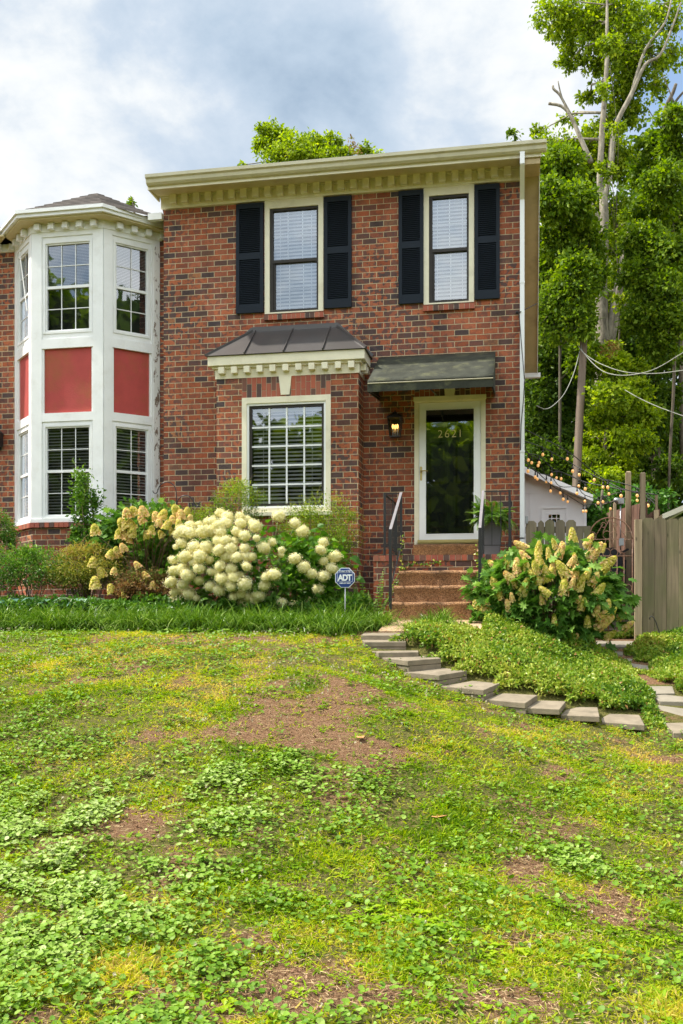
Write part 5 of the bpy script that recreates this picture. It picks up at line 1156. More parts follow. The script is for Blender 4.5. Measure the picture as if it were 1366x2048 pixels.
# mophead hydrangea
def petal_ball(nf, size, flat=1.0):
    i = np.arange(nf) + .5; ph = np.arccos(1 - 2 * i / nf); th = np.pi * (1 + 5 ** .5) * i
    Nn = np.stack([np.sin(ph) * np.cos(th), np.sin(ph) * np.sin(th), np.cos(ph)], 1); Nn += rng.normal(size=Nn.shape) * .15
    bump_ = 1 + .04 * rng.normal(size=(nf, 1)); P = Nn * bump_ * .94; P[:, 2] *= flat
    t = runit(nf); dr = np.cross(Nn, t)
    return P, dr, Nn
def head_mesh(name, m, P, dr, Nn, size, hue, core=None):
    V, l, s, t, nf = scatter('petal4', P, dr, Nn, size, size); r_ = np.repeat(hue, nf)
    o = mesh_np(name, V, l, s, t, m, r_, False); return o
mop_src = []
for v in range(4):
    P, dr, Nn = petal_ball(330, 0, .88); hue = np.clip(.62 + .24 * rng.normal(size=len(P)) + (v - 2) * .07, 0, 1)
    # a closed inner ball so the head is solid
    o = head_mesh('flower_head', M['petal'], P, dr, Nn, .21, hue)
    mop_src.append(o.data); bpy.data.objects.remove(o)
core_m = paint('flower_core', (.30, .33, .12), .8, .2, 30)
cb = MB(); cb.sphere((0, 0, 0), .90, 14, 10, (1, 1, .87)); _o = cb.build('core', core_m); core_me = _o.data; bpy.data.objects.remove(_o)
def add_core(me):   # merge the inner ball into each head mesh so that a head is one mesh
    o = bpy.data.objects.new('t', me); C.objects.link(o); o2 = bpy.data.objects.new('t2', core_me.copy()); C.objects.link(o2)
    import bmesh
    bm = bmesh.new(); bm.from_mesh(me); n0 = len(bm.faces); bm.from_mesh(core_me); bm.faces.ensure_lookup_table(); lay = bm.faces.layers.float.get('rnd')
    for f in bm.faces[n0:]:
        if lay: f[lay] = .25
    bm.to_mesh(me); bm.free(); bpy.data.objects.remove(o); bpy.data.objects.remove(o2); return me
mop_src = [add_core(m_) for m_ in mop_src]
mops = [(435,330,34),(480,355,46),(385,385,42),(470,392,44),(430,410,40),(250,405,36),(205,445,48),(245,450,50),(305,400,26),(330,445,46),(380,440,46),(440,447,36),(355,385,26),(170,465,30),(200,515,40),(160,540,20),
 (560,350,32),(605,368,28),(565,395,38),(635,390,26),(655,413,42),(545,445,40),(590,470,38),(663,485,24),(420,505,34),(470,500,38),(522,505,32),(275,540,44),(350,545,46),(430,560,44),(500,550,44),(590,548,34),
 (220,600,50),(310,600,46),(145,622,34),(270,640,26),(370,622,30),(480,600,46),(540,605,42),(600,600,38),(635,600,30),(600,660,35),(437,660,38),(305,675,38),(205,680,50),(150,690,40),(235,715,46),(375,695,28),(505,678,42),(415,700,32),
 (130,760,42),(207,770,40),(305,750,34),(450,738,48),(375,785,38),(430,810,40),(520,730,40),(560,715,30),(505,785,38),(588,770,50),(160,825,40),(245,830,46),(185,885,48),(140,870,24),(288,858,26),(517,850,30),(565,832,34),(610,850,32),(585,893,42),
 (708,545,44),(758,510,30),(817,560,24),(815,590,20),(710,780,40),(675,840,46),(650,865,34),(770,710,48),(720,728,34),(800,348,44),(900,392,34),(948,443,42),(1078,512,32),(1062,560,38),(900,613,42),(955,665,42),(1003,705,38),(1078,720,42),(1128,675,42),(1148,602,46),(1078,628,30),(1045,803,40),(820,885,34),(885,905,38),(1003,872,36),(1025,918,28),(170,955,40)]
hy_c = at(512, 1130, -1.9); hr = (1.15, .62, .66)
hyd = empty('mophead_hydrangea', (hy_c.x, -1.9, gz1(hy_c.x, -1.9)), 'big hydrangea covered in round creamy white mophead blooms in the middle of the bed', 'hydrangea')
for i, (cx_, cy_, r_) in enumerate(mops[:98]):
    px_, py_ = 300 + cx_ * .3221, 920 + cy_ * .3221
    ex, ez = (px_ - 500) / 185, (py_ - 1120) / 115; e = min(.96, ex * ex + ez * ez); Y = -1.9 - hr[1] * math.sqrt(1 - e) + random.uniform(-.05, .08)
    p = at(px_, py_, Y); o = bpy.data.objects.new('flower_head', mop_src[i % 4]); C.objects.link(o); o.parent = hyd
    o.matrix_parent_inverse = pinv(hyd); o.location = p; k = (r_ * .3221 * .99) / ppm(px_, Y); o.scale = (k, k, k * random.uniform(.85, 1.05)); o.rotation_euler = (random.uniform(-.6, .4), random.uniform(-.5, .5), random.uniform(0, 6))
parts = []
n = 1500; P, cen, k = blob_pts(n, (hy_c.x + .05, -1.85, hy_c.z - .03), (1.02, .5, .50), .55, 60, .16); g = gz(P[:, 0], P[:, 1]); P = P[P[:, 2] > g + .04]
out = P - np.array([hy_c.x, -1.7, hy_c.z - .4]); dr = out / np.linalg.norm(out, axis=1, keepdims=True) + rng.normal(size=P.shape) * .45; ln = .085 + .05 * rng.random(len(P))
parts.append(scatter('broad', P, dr, runit(len(P), 1.2), ln, ln * .95, .35) + (np.clip(.4 + .25 * rng.normal(size=len(P)), 0, 1),))
leaves_obj('foliage', parts, M['lf_hyd'], hyd)
st = MB()
for i, (cx_, cy_, r_) in enumerate(mops[:98]):
    px_, py_ = 300 + cx_ * .3221, 920 + cy_ * .3221; p = at(px_, py_, -2.0); st.tube([(hy_c.x + random.uniform(-.4, .4), -1.8, gz1(hy_c.x, -1.8)), Vector((p.x, -1.95, p.z)).lerp(Vector((hy_c.x, -1.8, -.1)), .4), (p.x, -2.0, p.z)], [.006, .005, .004], 5)
st.build('stems', M['stem'], hyd)

# panicle blooms
def panicle_mesh(v):
    nf = 300; t = rng.random(nf) ** .8; th = rng.random(nf) * 6.283; rad = .30 * (1 - t) ** .55 + .05; rad = rad * (.9 + .2 * rng.random(nf))
    P = np.stack([np.cos(th) * rad, np.sin(th) * rad, t], 1); Nn = np.stack([np.cos(th), np.sin(th), .35 + .6 * t], 1) + rng.normal(size=(nf, 3)) * .15; dr = np.cross(Nn, runit(nf))
    hue = np.clip(.33 + .17 * rng.normal(size=nf) + (.18 * (v % 2)) + .30 * np.clip(.5 - t, -.2, 1) * (v % 3), 0, 1)
    o = head_mesh('flower_head', M['petal2'], P, dr, Nn, .17, hue)
    c_ = MB(); c_.sphere((0, 0, .42), .27, 10, 8, (.8, .8, 1.7)); _o = c_.build('c', core_m); global core_me; keep_ = core_me; core_me = _o.data; me = add_core(o.data); core_me = keep_; bpy.data.objects.remove(_o); bpy.data.objects.remove(o); return me
pan_src = [panicle_mesh(v) for v in range(5)]
def add_panicle(parent, px, py, Y, lpx, ang, i, wk=1.0):
    """px,py: middle of the bloom; ang: lean to the right in degrees"""
    s = ppm(px, Y); L_ = lpx / s; a_ = R(ang); p = at(px, py, Y); d_ = Vector((math.sin(a_), random.uniform(-.55, -.1), math.cos(a_) * .95 + .1)).normalized()
    o = bpy.data.objects.new('flower_head', pan_src[i % 5]); C.objects.link(o); o.parent = parent; o.matrix_parent_inverse = pinv(parent)
    o.location = p - d_ * L_ * .5; o.rotation_mode = 'QUATERNION'; o.rotation_quaternion = Vector((0, 0, 1)).rotation_difference(d_); o.scale = (L_ * 1.1 * wk, L_ * 1.1 * wk, L_)
    return p - d_ * L_ * .5
pan_r = [(585,820,100,-8),(700,860,100,30),(455,875,70,-20),(215,890,95,-60),(345,905,85,5),(415,940,70,-10),(500,925,100,25),(600,985,80,-5),(745,930,130,40),(800,905,60,30),(830,1020,130,52),(240,960,80,-40),(120,1010,95,-8),(190,1040,110,0),(255,1025,90,-15),(345,985,90,-15),(45,1050,130,-50),(325,1045,95,-20),
 (145,1125,120,-42),(315,1110,110,-45),(400,1090,110,-12),(445,1050,90,10),(515,1060,130,-35),(605,1075,85,15),(245,1180,120,22),(40,1170,110,-30),(55,1200,100,-25),(525,1180,110,8),(585,1150,80,20),(645,1150,110,18),(690,1090,80,25),(735,1125,100,35),(770,1210,110,38),(155,1255,60,-10),(210,1280,45,0),(385,1215,90,-50),(365,1270,70,-10),(70,1240,60,-20),(130,1310,80,-20),(165,1365,80,-30),
 (835,1310,80,5),(755,1350,80,20),(850,1370,100,45),(810,1430,130,60),(690,1425,75,0),(930,1385,85,45),(975,1455,85,55),(850,1525,90,50),(615,1545,65,0),(700,1590,90,60),(60,1410,70,-10),(790,1385,80,40)]
hx_ = at(1090, 1190, -2.0)
hr_ = empty('oakleaf_hydrangea', (hx_.x, -2.0, gz1(hx_.x, -2.0)), 'large hydrangea with cone shaped yellow and pink blooms right of the porch steps', 'hydrangea')
for _ in range(8):
    t_ = random.uniform(0, 6.28); q_ = random.uniform(.2, .95); pan_r.append(((1090 - 980 + 118 * q_ * math.cos(t_)) / .2826, (1165 - 840 + 88 * q_ * math.sin(t_)) / .2826, random.uniform(55, 90), 50 * q_ * math.cos(t_) + random.uniform(-12, 12)))
stp = []
for i, (a_, b_2, l_, an) in enumerate(pan_r):
    px_, py_ = 980 + a_ * .2826, 840 + b_2 * .2826; ex, ez = (px_ - 1095) / 150, (py_ - 1190) / 130; e = min(.97, ex * ex + ez * ez); Y = -1.95 - .6 * math.sqrt(1 - e) + random.uniform(-.05, .05)
    stp.append(add_panicle(hr_, px_, py_, Y, l_ * .2826 * 1.12, an, i, random.uniform(.66, .82)))
px_list = [(508+0,1195),(515,1203)]
for i, (a_, b_2) in enumerate([(952, 1209), (974, 1211), (982, 1226), (966, 1216), (962, 1224)]): stp.append(add_panicle(hr_, a_, b_2, -2.35, 20, random.uniform(-20, 20), i, 1.1))
n = 3200; P, cen, k = blob_pts(n, (hx_.x - .03, -2.0, hx_.z - .08), (.86, .56, .62), .6, 100, .13); g = gz(P[:, 0], P[:, 1]); P = P[P[:, 2] > g + .05]
out = P - np.array([hx_.x, -1.7, hx_.z - .6]); dr = out / np.linalg.norm(out, axis=1, keepdims=True) + rng.normal(size=P.shape) * .45; dr[:, 2] -= .2; ln = .10 + .06 * rng.random(len(P))
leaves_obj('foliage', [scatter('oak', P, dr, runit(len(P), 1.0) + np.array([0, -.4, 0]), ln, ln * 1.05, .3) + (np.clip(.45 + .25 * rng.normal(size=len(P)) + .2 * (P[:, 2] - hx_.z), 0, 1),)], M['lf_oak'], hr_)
st = MB()
for q_ in stp: st.tube([(hx_.x + random.uniform(-.25, .25), -1.9, gz1(hx_.x, -1.9)), Vector(q_).lerp(Vector((hx_.x, -1.85, hx_.z - .5)), .45), q_], [.009, .007, .004], 5)
st.build('stems', M['twig'], hr_)
pan_l = [(253,1026,18),(268,1022,18),(286,1023,20),(245,1048,22),(262,1050,20),(283,1040,16),(190,1059,20),(312,1033,18),(327,1028,18),(335,1050,18),(345,1040,16),(352,1020,20),(362,1030,18),(358,1048,16),(374,1022,14),(380,1036,14),(238,1068,18),(251,1070,18),(265,1063,18),(294,1070,16),(259,1080,12),(232,1099,12),(246,1095,16),(186,1124,18),(202,1145,20),(228,1142,14),(222,1107,16),(236,1108,14),(190,1165,22),(222,1178,18),(274,1130,14),(263,1162,12),(305,1170,14),(278,1190,14),(248,1189,12),(290,1150,14),(303,1060,16),(318,1045,16),(322,1068,14),(343,1062,14)]
hl_c = at(290, 1085, -1.35); hl = empty('oakleaf_hydrangea', (hl_c.x, -1.35, gz1(hl_c.x, -1.35)), 'leggy hydrangea with small yellow cone blooms left of the white mopheads', 'hydrangea')
stp = []
for i, (a_, b_2, l_) in enumerate(pan_l): stp.append(add_panicle(hl, a_, b_2, -1.78 - .2 * random.random(), l_ * 1.1, random.uniform(-35, 35), i + 1, 1.2))
n = 1900; P, cen, k = blob_pts(n, (hl_c.x, -1.35, hl_c.z), (.66, .3, .5), .4, 50, .2); out = P - np.array([hl_c.x, -1.2, hl_c.z - .5]); dr = out / np.linalg.norm(out, axis=1, keepdims=True) + rng.normal(size=P.shape) * .5; ln = .075 + .05 * rng.random(len(P))
leaves_obj('foliage', [scatter('oak', P, dr, runit(len(P), 1.0), ln, ln, .3) + (np.clip(.4 + .25 * rng.normal(size=len(P)), 0, 1),)], M['lf_oak'], hl)
st = MB()
for q_ in stp: st.tube([(hl_c.x + random.uniform(-.3, .3), -1.35, gz1(hl_c.x, -1.35)), Vector(q_).lerp(Vector((hl_c.x, -1.4, hl_c.z - .4)), .4), q_], [.007, .005, .003], 5)
st.build('stems', M['twig'], hl)
# small creeping ivy on the porch brick
vv = MB(); P = []
for pth_ in ([(800, 1140), (812, 1132), (830, 1128), (850, 1130), (870, 1124), (882, 1126)], [(802, 1165), (800, 1145), (803, 1125), (800, 1108), (804, 1088), (801, 1070)], [(955, 1150), (958, 1130), (952, 1108), (956, 1092)], [(790, 1190), (797, 1172), (801, 1160)]):
    pp = [at(x, y, PYF - .03) for x, y in pth_]; vv.tube(pp, .003, 4)
    for a_, b_2 in zip(pp, pp[1:]):
        for j in range(9): P.append(a_.lerp(b_2, j / 9) + Vector((random.uniform(-.025, .025), -.01, random.uniform(-.02, .02))))
P = np.array(P); o = leaves_obj('ivy', [scatter('broad', P, runit(len(P)), runit(len(P)) + np.array([0, -1.3, .3]), .035, .03) + (rng.random(len(P)),)], M['lf_vinca'], None, 'thin ivy strands creeping over the brick porch and its railing', cat='ivy'); vv.build('vines', M['twig'], o)

# ------------------------------------------------------------------ yard sign
SY_ = -2.62; sgc = at(690, 1155.5, SY_); rr = 21.5 / ppm(690, SY_)
sg = empty('yard_sign', (sgc.x, SY_, gz1(sgc.x, SY_)), 'small blue octagonal security sign on a stake beside the white mopheads', 'sign')
def octp(r_, y): return [(sgc.x + r_ * math.cos(R(22.5 + 45 * i)), y, sgc.z + r_ * math.sin(R(22.5 + 45 * i))) for i in range(8)]
s = MB(); s.prism(octp(rr, SY_), (0, .006, 0)); s.build('sign_border', M['sign_white'], sg)
s = MB(); s.prism(octp(rr * .93, SY_ - .004), (0, .0035, 0)); s.build('sign_plate', M['sign_blue'], sg)
s = MB(); bx, bz0, bz1 = rr * .72, sgc.z - rr * .38, sgc.z + rr * .48; t = .0028
s.box(sgc.x - bx, sgc.x + bx, SY_ - .0065, SY_ - .0045, bz1 - t, bz1); s.box(sgc.x - bx, sgc.x + bx, SY_ - .0065, SY_ - .0045, bz0, bz0 + t); s.box(sgc.x - bx, sgc.x - bx + t, SY_ - .0065, SY_ - .0045, bz0 + t, bz1 - t); s.box(sgc.x + bx - t, sgc.x + bx, SY_ - .0065, SY_ - .0045, bz0 + t, bz1 - t); s.build('sign_box', M['sign_white'], sg)
text('ADT', .098, (sgc.x, SY_ - .006, bz0 + .016), M['sign_white'], sg, 'sign_letters', off=.004, sx=.88, space=.86)
text('Secured by', .030, (sgc.x, SY_ - .006, bz1 + .010), M['sign_white'], sg, 'sign_small_letters', off=.0008)
text('1-800-ADT-ASAP', .019, (sgc.x, SY_ - .006, bz0 - .022), M['sign_white'], sg, 'sign_small_letters', off=.0005)
s = MB(); s.tube([(sgc.x, SY_ + .01, sgc.z), (sgc.x, SY_ + .01, gz1(sgc.x, SY_ + .01) - .1)], .007); s.build('stake', M['steel'], sg)
# shepherd hooks
def hook(pts, lab, r_=.007): 
    s = MB()
    for p in pts: s.tube([at(x, y, yy) for x, y, yy in p], r_, 8)
    s.build('shepherd_hook', M['iron'], None, lab, cat='plant hook')
def arc(cx_, cy_, rx_, ry_, a0, a1, Y, n=14): return [(cx_ + rx_ * math.cos(R(a0 + (a1 - a0) * i / n)), cy_ - ry_ * math.sin(R(a0 + (a1 - a0) * i / n)), Y) for i in range(n + 1)]
hook([[(354, 1230, -1.0), (353, 1000, -1.0)] + arc(334, 985, 18.5, 21, 0, 165, -1.0) + arc(310.5, 980, 5, 7, 20, -170, -1.0, 8), [(354, 1030, -1.0), (354, 1012, -1.0)] + arc(371, 1008, 17, 17, 175, 10, -1.0) + arc(393, 1004, 7, 9, 190, 370, -1.0, 8)], 'black double armed plant hook against the brick left of the picture window')
hook([[(1329, 1296, -1.4), (1318, 1262, -1.4), (1311, 1242, -1.4), (1307, 1235, -1.4), (1302, 1232, -1.4), (1299, 1236, -1.4), (1300, 1239, -1.4)]], 'thin black leaning plant hook in front of the right wooden fence', .006)

# ------------------------------------------------------------------ fences and gate
FY = -1.1
def board(mb, x0, x1, y, z0, z1, th=.018, ear=.03, rnd=None):
    mb.prism([(x0, y, z0), (x1, y, z0), (x1, y, z1 - ear), (x1 - ear, y, z1), (x0 + ear, y, z1), (x0, y, z1 - ear)], (0, th, 0), rnd)
fn = empty('board_fence', (2.4, FY, -.4), 'weathered wooden board fence at the right edge, right of the iron gate', 'fence')
s = MB(); xs0 = ax(1285, FY); zt = (HY - 1036) / ppm(1320, FY); x = xs0; i = 0
while x < xs0 + 3.2: board(s, x, x + .142, FY + (.0 if i % 2 else .004), -.55, zt + random.uniform(-.012, .012), rnd=random.random()); x += .146; i += 1
s.build('boards', M['wood'], fn)
s = MB(); s.box(xs0, xs0 + 3.2, FY + .03, FY + .07, zt - .35, zt - .26); s.box(xs0, xs0 + 3.2, FY + .03, FY + .07, -.2, -.11); s.build('rails', M['wood_old'], fn)
s = MB(); p0, p1 = ax(1270, FY - .03), ax(1284, FY - .03); s.box(p0, p1, FY - .03, FY + .06, -.60, (HY - 1039) / ppm(1277, FY)); s.build('post', M['wood_post'], fn)
FY2 = .12
fn2 = empty('board_fence', (.6, FY2, -.3), 'grey dog eared wooden fence behind the yellow hydrangea, left of the iron gate', 'fence')
s = MB(); zt = (HY - 1040) / ppm(1100, FY2); x = ax(1051, FY2)
bl = [(1052, 1073, 1042), (1076, 1088, 1041), (1090, 1109, 1040), (1111, 1130, 1040), (1132, 1152, 1040), (1153, 1167, 1056), (1168, 1180, 1058)]
for a_, b_2, yy in bl: board(s, ax(a_, FY2), ax(b_2, FY2), FY2, -.5, (HY - yy) / ppm(a_, FY2), .018, .035)
s.build('boards', M['wood_old'], fn2)
s = MB(); s.box(ax(1051, FY2), ax(1181, FY2), FY2 + .02, FY2 + .06, zt - .18, zt - .09); s.box(ax(1051, FY2), ax(1181, FY2), FY2 + .02, FY2 + .06, 0, .09); s.build('rails', M['wood_old'], fn2)
s = MB(); q = at(1053, 1040, FY2 - .02); s.box(q.x - .02, q.x + .02, FY2 - .05, FY2 - .001, q.z - .05, q.z + .05); s.build('latch', M['steel'], fn2)
# iron gate
GY = .15
gt = empty('iron_gate', (ax(1222, GY), GY, -.3), 'rusty scrolled iron garden gate with an arched top between the two fences', 'gate')
s = MB(); gr_ = .0095
def gp_(x, y): return at(x, y, GY)
def gc(cx_, cy_, r_, a0=0, a1=360, n=20, ry=None): return [gp_(cx_ + r_ * math.cos(R(a0 + (a1 - a0) * i / n)), cy_ - (ry or r_) * math.sin(R(a0 + (a1 - a0) * i / n))) for i in range(n + 1)]
s.tube(gc(1221, 1078, 43.5, 0, 180, 26, 43), gr_, 6); s.tube([gp_(1177.5, 1078), gp_(1178, 1270)], gr_, 6); s.tube([gp_(1264.5, 1078), gp_(1264.5, 1270)], gr_, 6)
for y in (1079, 1112, 1209, 1262): s.tube([gp_(1178, y), gp_(1264.5, y)], gr_ * .8, 6)
for x in (1192, 1205, 1217, 1234, 1248): s.tube([gp_(x, 1112 if x > 1230 or x < 1200 else 1145), gp_(x, 1268)], gr_ * .8, 6)
s.build('gate_frame', M['rust'], gt)
s = MB()
for (cx_, cy_, r_) in ((1184, 1072, 8), (1214, 1070, 8), (1227, 1070, 7), (1257, 1071, 8), (1213, 1105, 8), (1228, 1105, 7.5), (1228, 1137, 7.5), (1213, 1137, 8), (1256, 1176, 7.5), (1244, 1109, 4), (1207, 1050, 5), (1230, 1050, 5), (1226, 1040, 5), (1216, 1040, 5)): s = MB(); s.tube(gc(cx_, cy_, r_), gr_ * .55, 5); s.build('scroll', M['rust'], gt)
for a_ in ([(1219, 1038), (1206, 1064), (1206, 1072)], [(1221, 1038), (1233, 1064)], [(1206, 1048), (1190, 1074)], [(1236, 1048), (1254, 1078)], [(1217, 1080), (1224, 1092), (1217, 1100)], [(1212, 1080), (1207, 1092), (1213, 1098)], [(1217, 1145), (1217, 1112)], [(1205, 1145), (1222, 1145)]): s = MB(); s.tube([gp_(x, y) for x, y in a_], gr_ * .55, 5); s.build('scroll', M['rust'], gt)

s = MB(); q = gp_(1243, 1084); s.box(q.x - .035, q.x + .03, GY - .03, GY + .02, q.z - .05, q.z + .05); s.build('latch_box', M['steel'], gt)
# steps behind the gate
for i, (yy, Y0, lab) in enumerate(((1259, .5, 'lowest'), (1231, .95, 'second'), (1208, 1.4, 'third'), (1188, 1.9, 'top'))):
    z = (HY - yy) / ppm(1225, Y0); s = MB(); s.box(ax(1185, Y0), ax(1290, Y0), Y0, Y0 + .5 if i < 3 else Y0 + 8, z - .045, z); s.box(ax(1185, Y0), ax(1290, Y0), Y0 + .02, Y0 + .05, z - .3, z - .046)
    s.build('garden_step', M['step_wood'], None, lab + ' dark timber step behind the iron gate', cat='step', group='timber steps behind the gate')
# black grill
gl = empty('grill', (ax(1222, 2.4), 2.4, (HY - 1188) / ppm(1225, 2.0)), 'black folding grill with crossed legs standing behind the iron gate', 'grill')
s = MB(); z0 = gl.location.z; gx_ = gl.location.x
zz = lambda y: (HY - y) / ppm(1222, 2.4)
s.prism([(ax(x, 2.3), 2.3, zz(y)) for x, y in ((1196, 1145), (1240, 1145), (1246, 1128), (1244, 1112), (1228, 1096), (1207, 1096), (1194, 1110), (1192, 1130))], (0, .4, 0)); s.build('grill_body', M['iron'], gl)
s = MB()
for a_, b_2 in (((1200, 1145), (1246, 1187)), ((1240, 1120), (1214, 1187)), ((1214, 1145), (1205, 1187)), ((1244, 1105), (1257, 1098))): s.bar(at(*a_, 2.35), at(*b_2, 2.35), .045, .035)
s.bar(at(1250, 1120, 2.4), at(1248, 1187, 2.4), .04); s.build('leg', M['iron'], gl)
# tall brown fence behind
bf = empty('tall_fence', (2.3, 3, .2), 'tall brown board fence stepping back behind the gate', 'fence')
s = MB(); A = at(1292, 1003, 1.2); B = at(1213, 1026, 7.5)
nb_ = 34
for i in range(nb_):
    f0, f1 = i / nb_, (i + .93) / nb_; a_, b_2 = A.lerp(B, f0), A.lerp(B, f1); yt = 1003 + (1026 - 1003) * f0 - (8 if i % 9 < 1 else 0)
    s.hexa([(a_.x, a_.y, -.3), (b_2.x, b_2.y, -.3), (b_2.x + .02, b_2.y, -.3), (a_.x + .02, a_.y, -.3), (a_.x, a_.y, a_.z), (b_2.x, b_2.y, b_2.z), (b_2.x + .02, b_2.y, b_2.z), (a_.x + .02, a_.y, a_.z)], random.random())
s.build('boards', M['wood_brown'], bf)
for (x, yt, Y, w_) in ((1286, 944, 1.15, .075), (1257, 942, 3.0, .085), (1230, 1004, 4.6, .05), (1222, 1015, 6.2, .05)):
    s = MB(); xc = ax(x, Y); ztop = (HY - yt) / ppm(x, Y); s.box(xc - w_ / 2, xc + w_ / 2, Y, Y + .09, -.3, ztop - .02); s.hexa([(xc - w_ / 2, Y, ztop - .02), (xc + w_ / 2, Y, ztop - .02), (xc + w_ / 2, Y + .09, ztop - .02), (xc - w_ / 2, Y + .09, ztop - .02), (xc - w_ / 2 + .015, Y + .02, ztop), (xc + w_ / 2 - .015, Y + .02, ztop), (xc + w_ / 2 - .015, Y + .07, ztop), (xc - w_ / 2 + .015, Y + .07, ztop)]); s.build('post', M['wood_post'], bf)
s = MB(); q = at(1243, 1003, 3.6); s.tube([at(1241, 1010, 3.6), at(1241, 1100, 3.6)], .012, 6); s.box(q.x - .06, q.x + .04, 3.55, 3.65, q.z - .04, q.z + .06); s.sphere((q.x - .09, 3.58, q.z + .02), .05); s.build('flood_lamp', M['steel'], bf)
rf2 = empty('low_fence', (3.0, 1.3, .2), 'brown board fence section running down to the right behind the grey fence', 'fence')
s = MB(); x0, x1 = ax(1293, 1.3), ax(1320, 1.3)
for i in range(7):
    xa = x0 + (x1 - x0) * i / 7; z = (HY - (1030 - 12 * min(1, i / 5))) / ppm(1300, 1.3); s.box(xa, xa + (x1 - x0) / 7.4, 1.3, 1.32, -.3, z, random.random())
s.build('boards', M['wood_brown'], rf2)
s = MB(); s.box(ax(1308, 1.2), ax(1318, 1.2), 1.2, 1.28, -.3, (HY - 1020) / ppm(1310, 1.2)); s.box(ax(1311, 1.2), ax(1316, 1.2), 1.21, 1.27, (HY - 1020) / ppm(1310, 1.2), (HY - 990) / ppm(1310, 1.2)); s.build('post', M['wood_post'], rf2)
# neighbour porch roof at the right edge
s = MB(); Y = .5
nr = empty('porch_roof', (3.7, Y, 1), 'cream edged low gable roof of a garden building at the right edge', 'roof')
a_, b_2 = at(1325, 1028, Y), at(1400, 996, Y); dn_ = Vector((0, 0, -.075))
s.prism([a_, b_2, b_2 + dn_, a_ + dn_], (0, .03, 0)); s.build('fascia', M['cream'], nr)
s = MB(); s.hexa([tuple(a_ + dn_ + Vector((0, .031, .02))), tuple(b_2 + dn_ + Vector((0, .031, .02))), tuple(b_2 + dn_ + Vector((0, 3, .02))), tuple(a_ + dn_ + Vector((0, 3, .02))), tuple(a_ + Vector((0, .031, 0))), tuple(b_2 + Vector((0, .031, 0))), tuple(b_2 + Vector((0, 3, 0))), tuple(a_ + Vector((0, 3, 0)))]); s.build('roof', M['soffit'], nr)
s = MB(); q = at(1352, 1036, Y + .3); s.box(q.x, q.x + 3, Y + .3, Y + 2.5, -.3, q.z + .02); s.build('wall', paint('green_grey_wall', (.22, .27, .16), .8), nr)

# ------------------------------------------------------------------ shed
SY = 7.0
shd = empty('garden_shed', (ax(1100, SY), SY, -.2), 'small white garden shed with a sloping roof and a little window behind the fence', 'shed')
P_ = lambda x, y, Y=SY: at(x, y, Y)
q0, q1 = P_(1020, 937), P_(1172, 1003); zb = -.3
wx0, wx1, wz0, wz1 = ax(1094, SY), ax(1123, SY), P_(1100, 1048).z, P_(1100, 1026).z
s = MB(); wall_holes(s, q0.x, q1.x, zb, q1.z, SY, [(wx0, wx1, wz0, wz1)], .06); s.face([(q0.x, SY, q1.z), (q1.x, SY, q1.z), (q0.x, SY, q0.z)]); s.face([(q1.x, SY, zb), (q1.x, SY + 3, zb), (q1.x, SY + 3, q1.z), (q1.x, SY, q1.z)]); s.build('wall', M['white_clean'], shd)
s = MB(); s.box(q1.x - .05, q1.x + .01, SY - .015, SY - .001, zb, q1.z - .02); s.box(q0.x, q1.x - .06, SY - .012, SY - .001, P_(1100, 986).z, P_(1100, 984.5).z); s.box(ax(1059, SY), ax(1061, SY), SY - .012, SY - .001, zb, P_(1060, 960).z)
rect_frame(s, wx0 - .12, wx1 + .12, wz0 - .1, wz1 + .12, .03, SY - .02, SY - .001); s.build('trim', M['white_clean'], shd)
s = MB(); rect_frame(s, wx0, wx1, wz0, wz1, .035, SY - .01, SY + .04); o = s.build('window', M['white_clean'], shd); pane(wx0, wx1, wz0, wz1, SY + .02, M['glass_low'], o); muntins(wx0, wx1, wz0, wz1, 3, 2, SY + .01, M['white_clean'], o, .018); room(wx0 - .2, wx1 + .2, SY + .07, SY + .8, wz0 - .2, wz1 + .2, M['room'], o)
a_, b_2 = P_(1015, 923), P_(1184, 993); s = MB(); s.prism([a_, b_2, b_2 - Vector((0, 0, .13)), a_ - Vector((0, 0, .13))], (0, 3.4, 0)); o = s.build('roof', M['white'], shd); o.location.y = -.3

# ------------------------------------------------------------------ utility pole and cables
PY = 11.0
up_ = empty('utility_pole', (ax(1151, PY), PY, 0), 'brown wooden utility pole leaning slightly beside the shed', 'utility pole')
s = MB(); s.tube([at(1150, 1010, PY), at(1152, 985, PY), at(1160, 820, PY), at(1167, 690, PY), at(1168, 668, PY)], [.108, .105, .098, .092, .088], 14); s.tube([at(1150, 1010, PY), at(1149, 1225, PY)], [.108, .112], 14); s.build('shaft', M['pole'], up_)
s = MB(); q = at(1165, 672, PY - .12); s.box(q.x - .03, q.x + .03, PY - .2, PY - .08, q.z - .06, q.z + .04); s.build('bracket', M['steel'], up_)
def cat_(pts, n=8):   # smooth curve through points
    P = [Vector(p) for p in pts]; P = [2 * P[0] - P[1]] + P + [2 * P[-1] - P[-2]]; out = []
    for i in range(1, len(P) - 2):
        for k in range(n):
            t = k / n; a, b, c_, d_ = P[i - 1:i + 3]; out.append(.5 * ((2 * b) + (c_ - a) * t + (2 * a - 5 * b + 4 * c_ - d_) * t * t + (3 * b - a - 3 * c_ + d_) * t ** 3))
    return out + [P[-2]]
def cable(pts, r_, m, lab, cat='cable', name='cable', n=8): s = MB(); s.tube(cat_([at(*p) for p in pts], n), r_, 5); return s.build(name, m, None, lab, cat=cat)
CG = 'service cables hanging from the utility pole'
cable([(1163, 690, PY - .15), (1166, 704, 10.6), (1195, 735, 10), (1222, 748, 9.5), (1260, 750, 9), (1310, 738, 8.5), (1372, 702, 8)], .010, M['cable'], 'pale twisted cable sagging lowest from the pole towards the right edge')
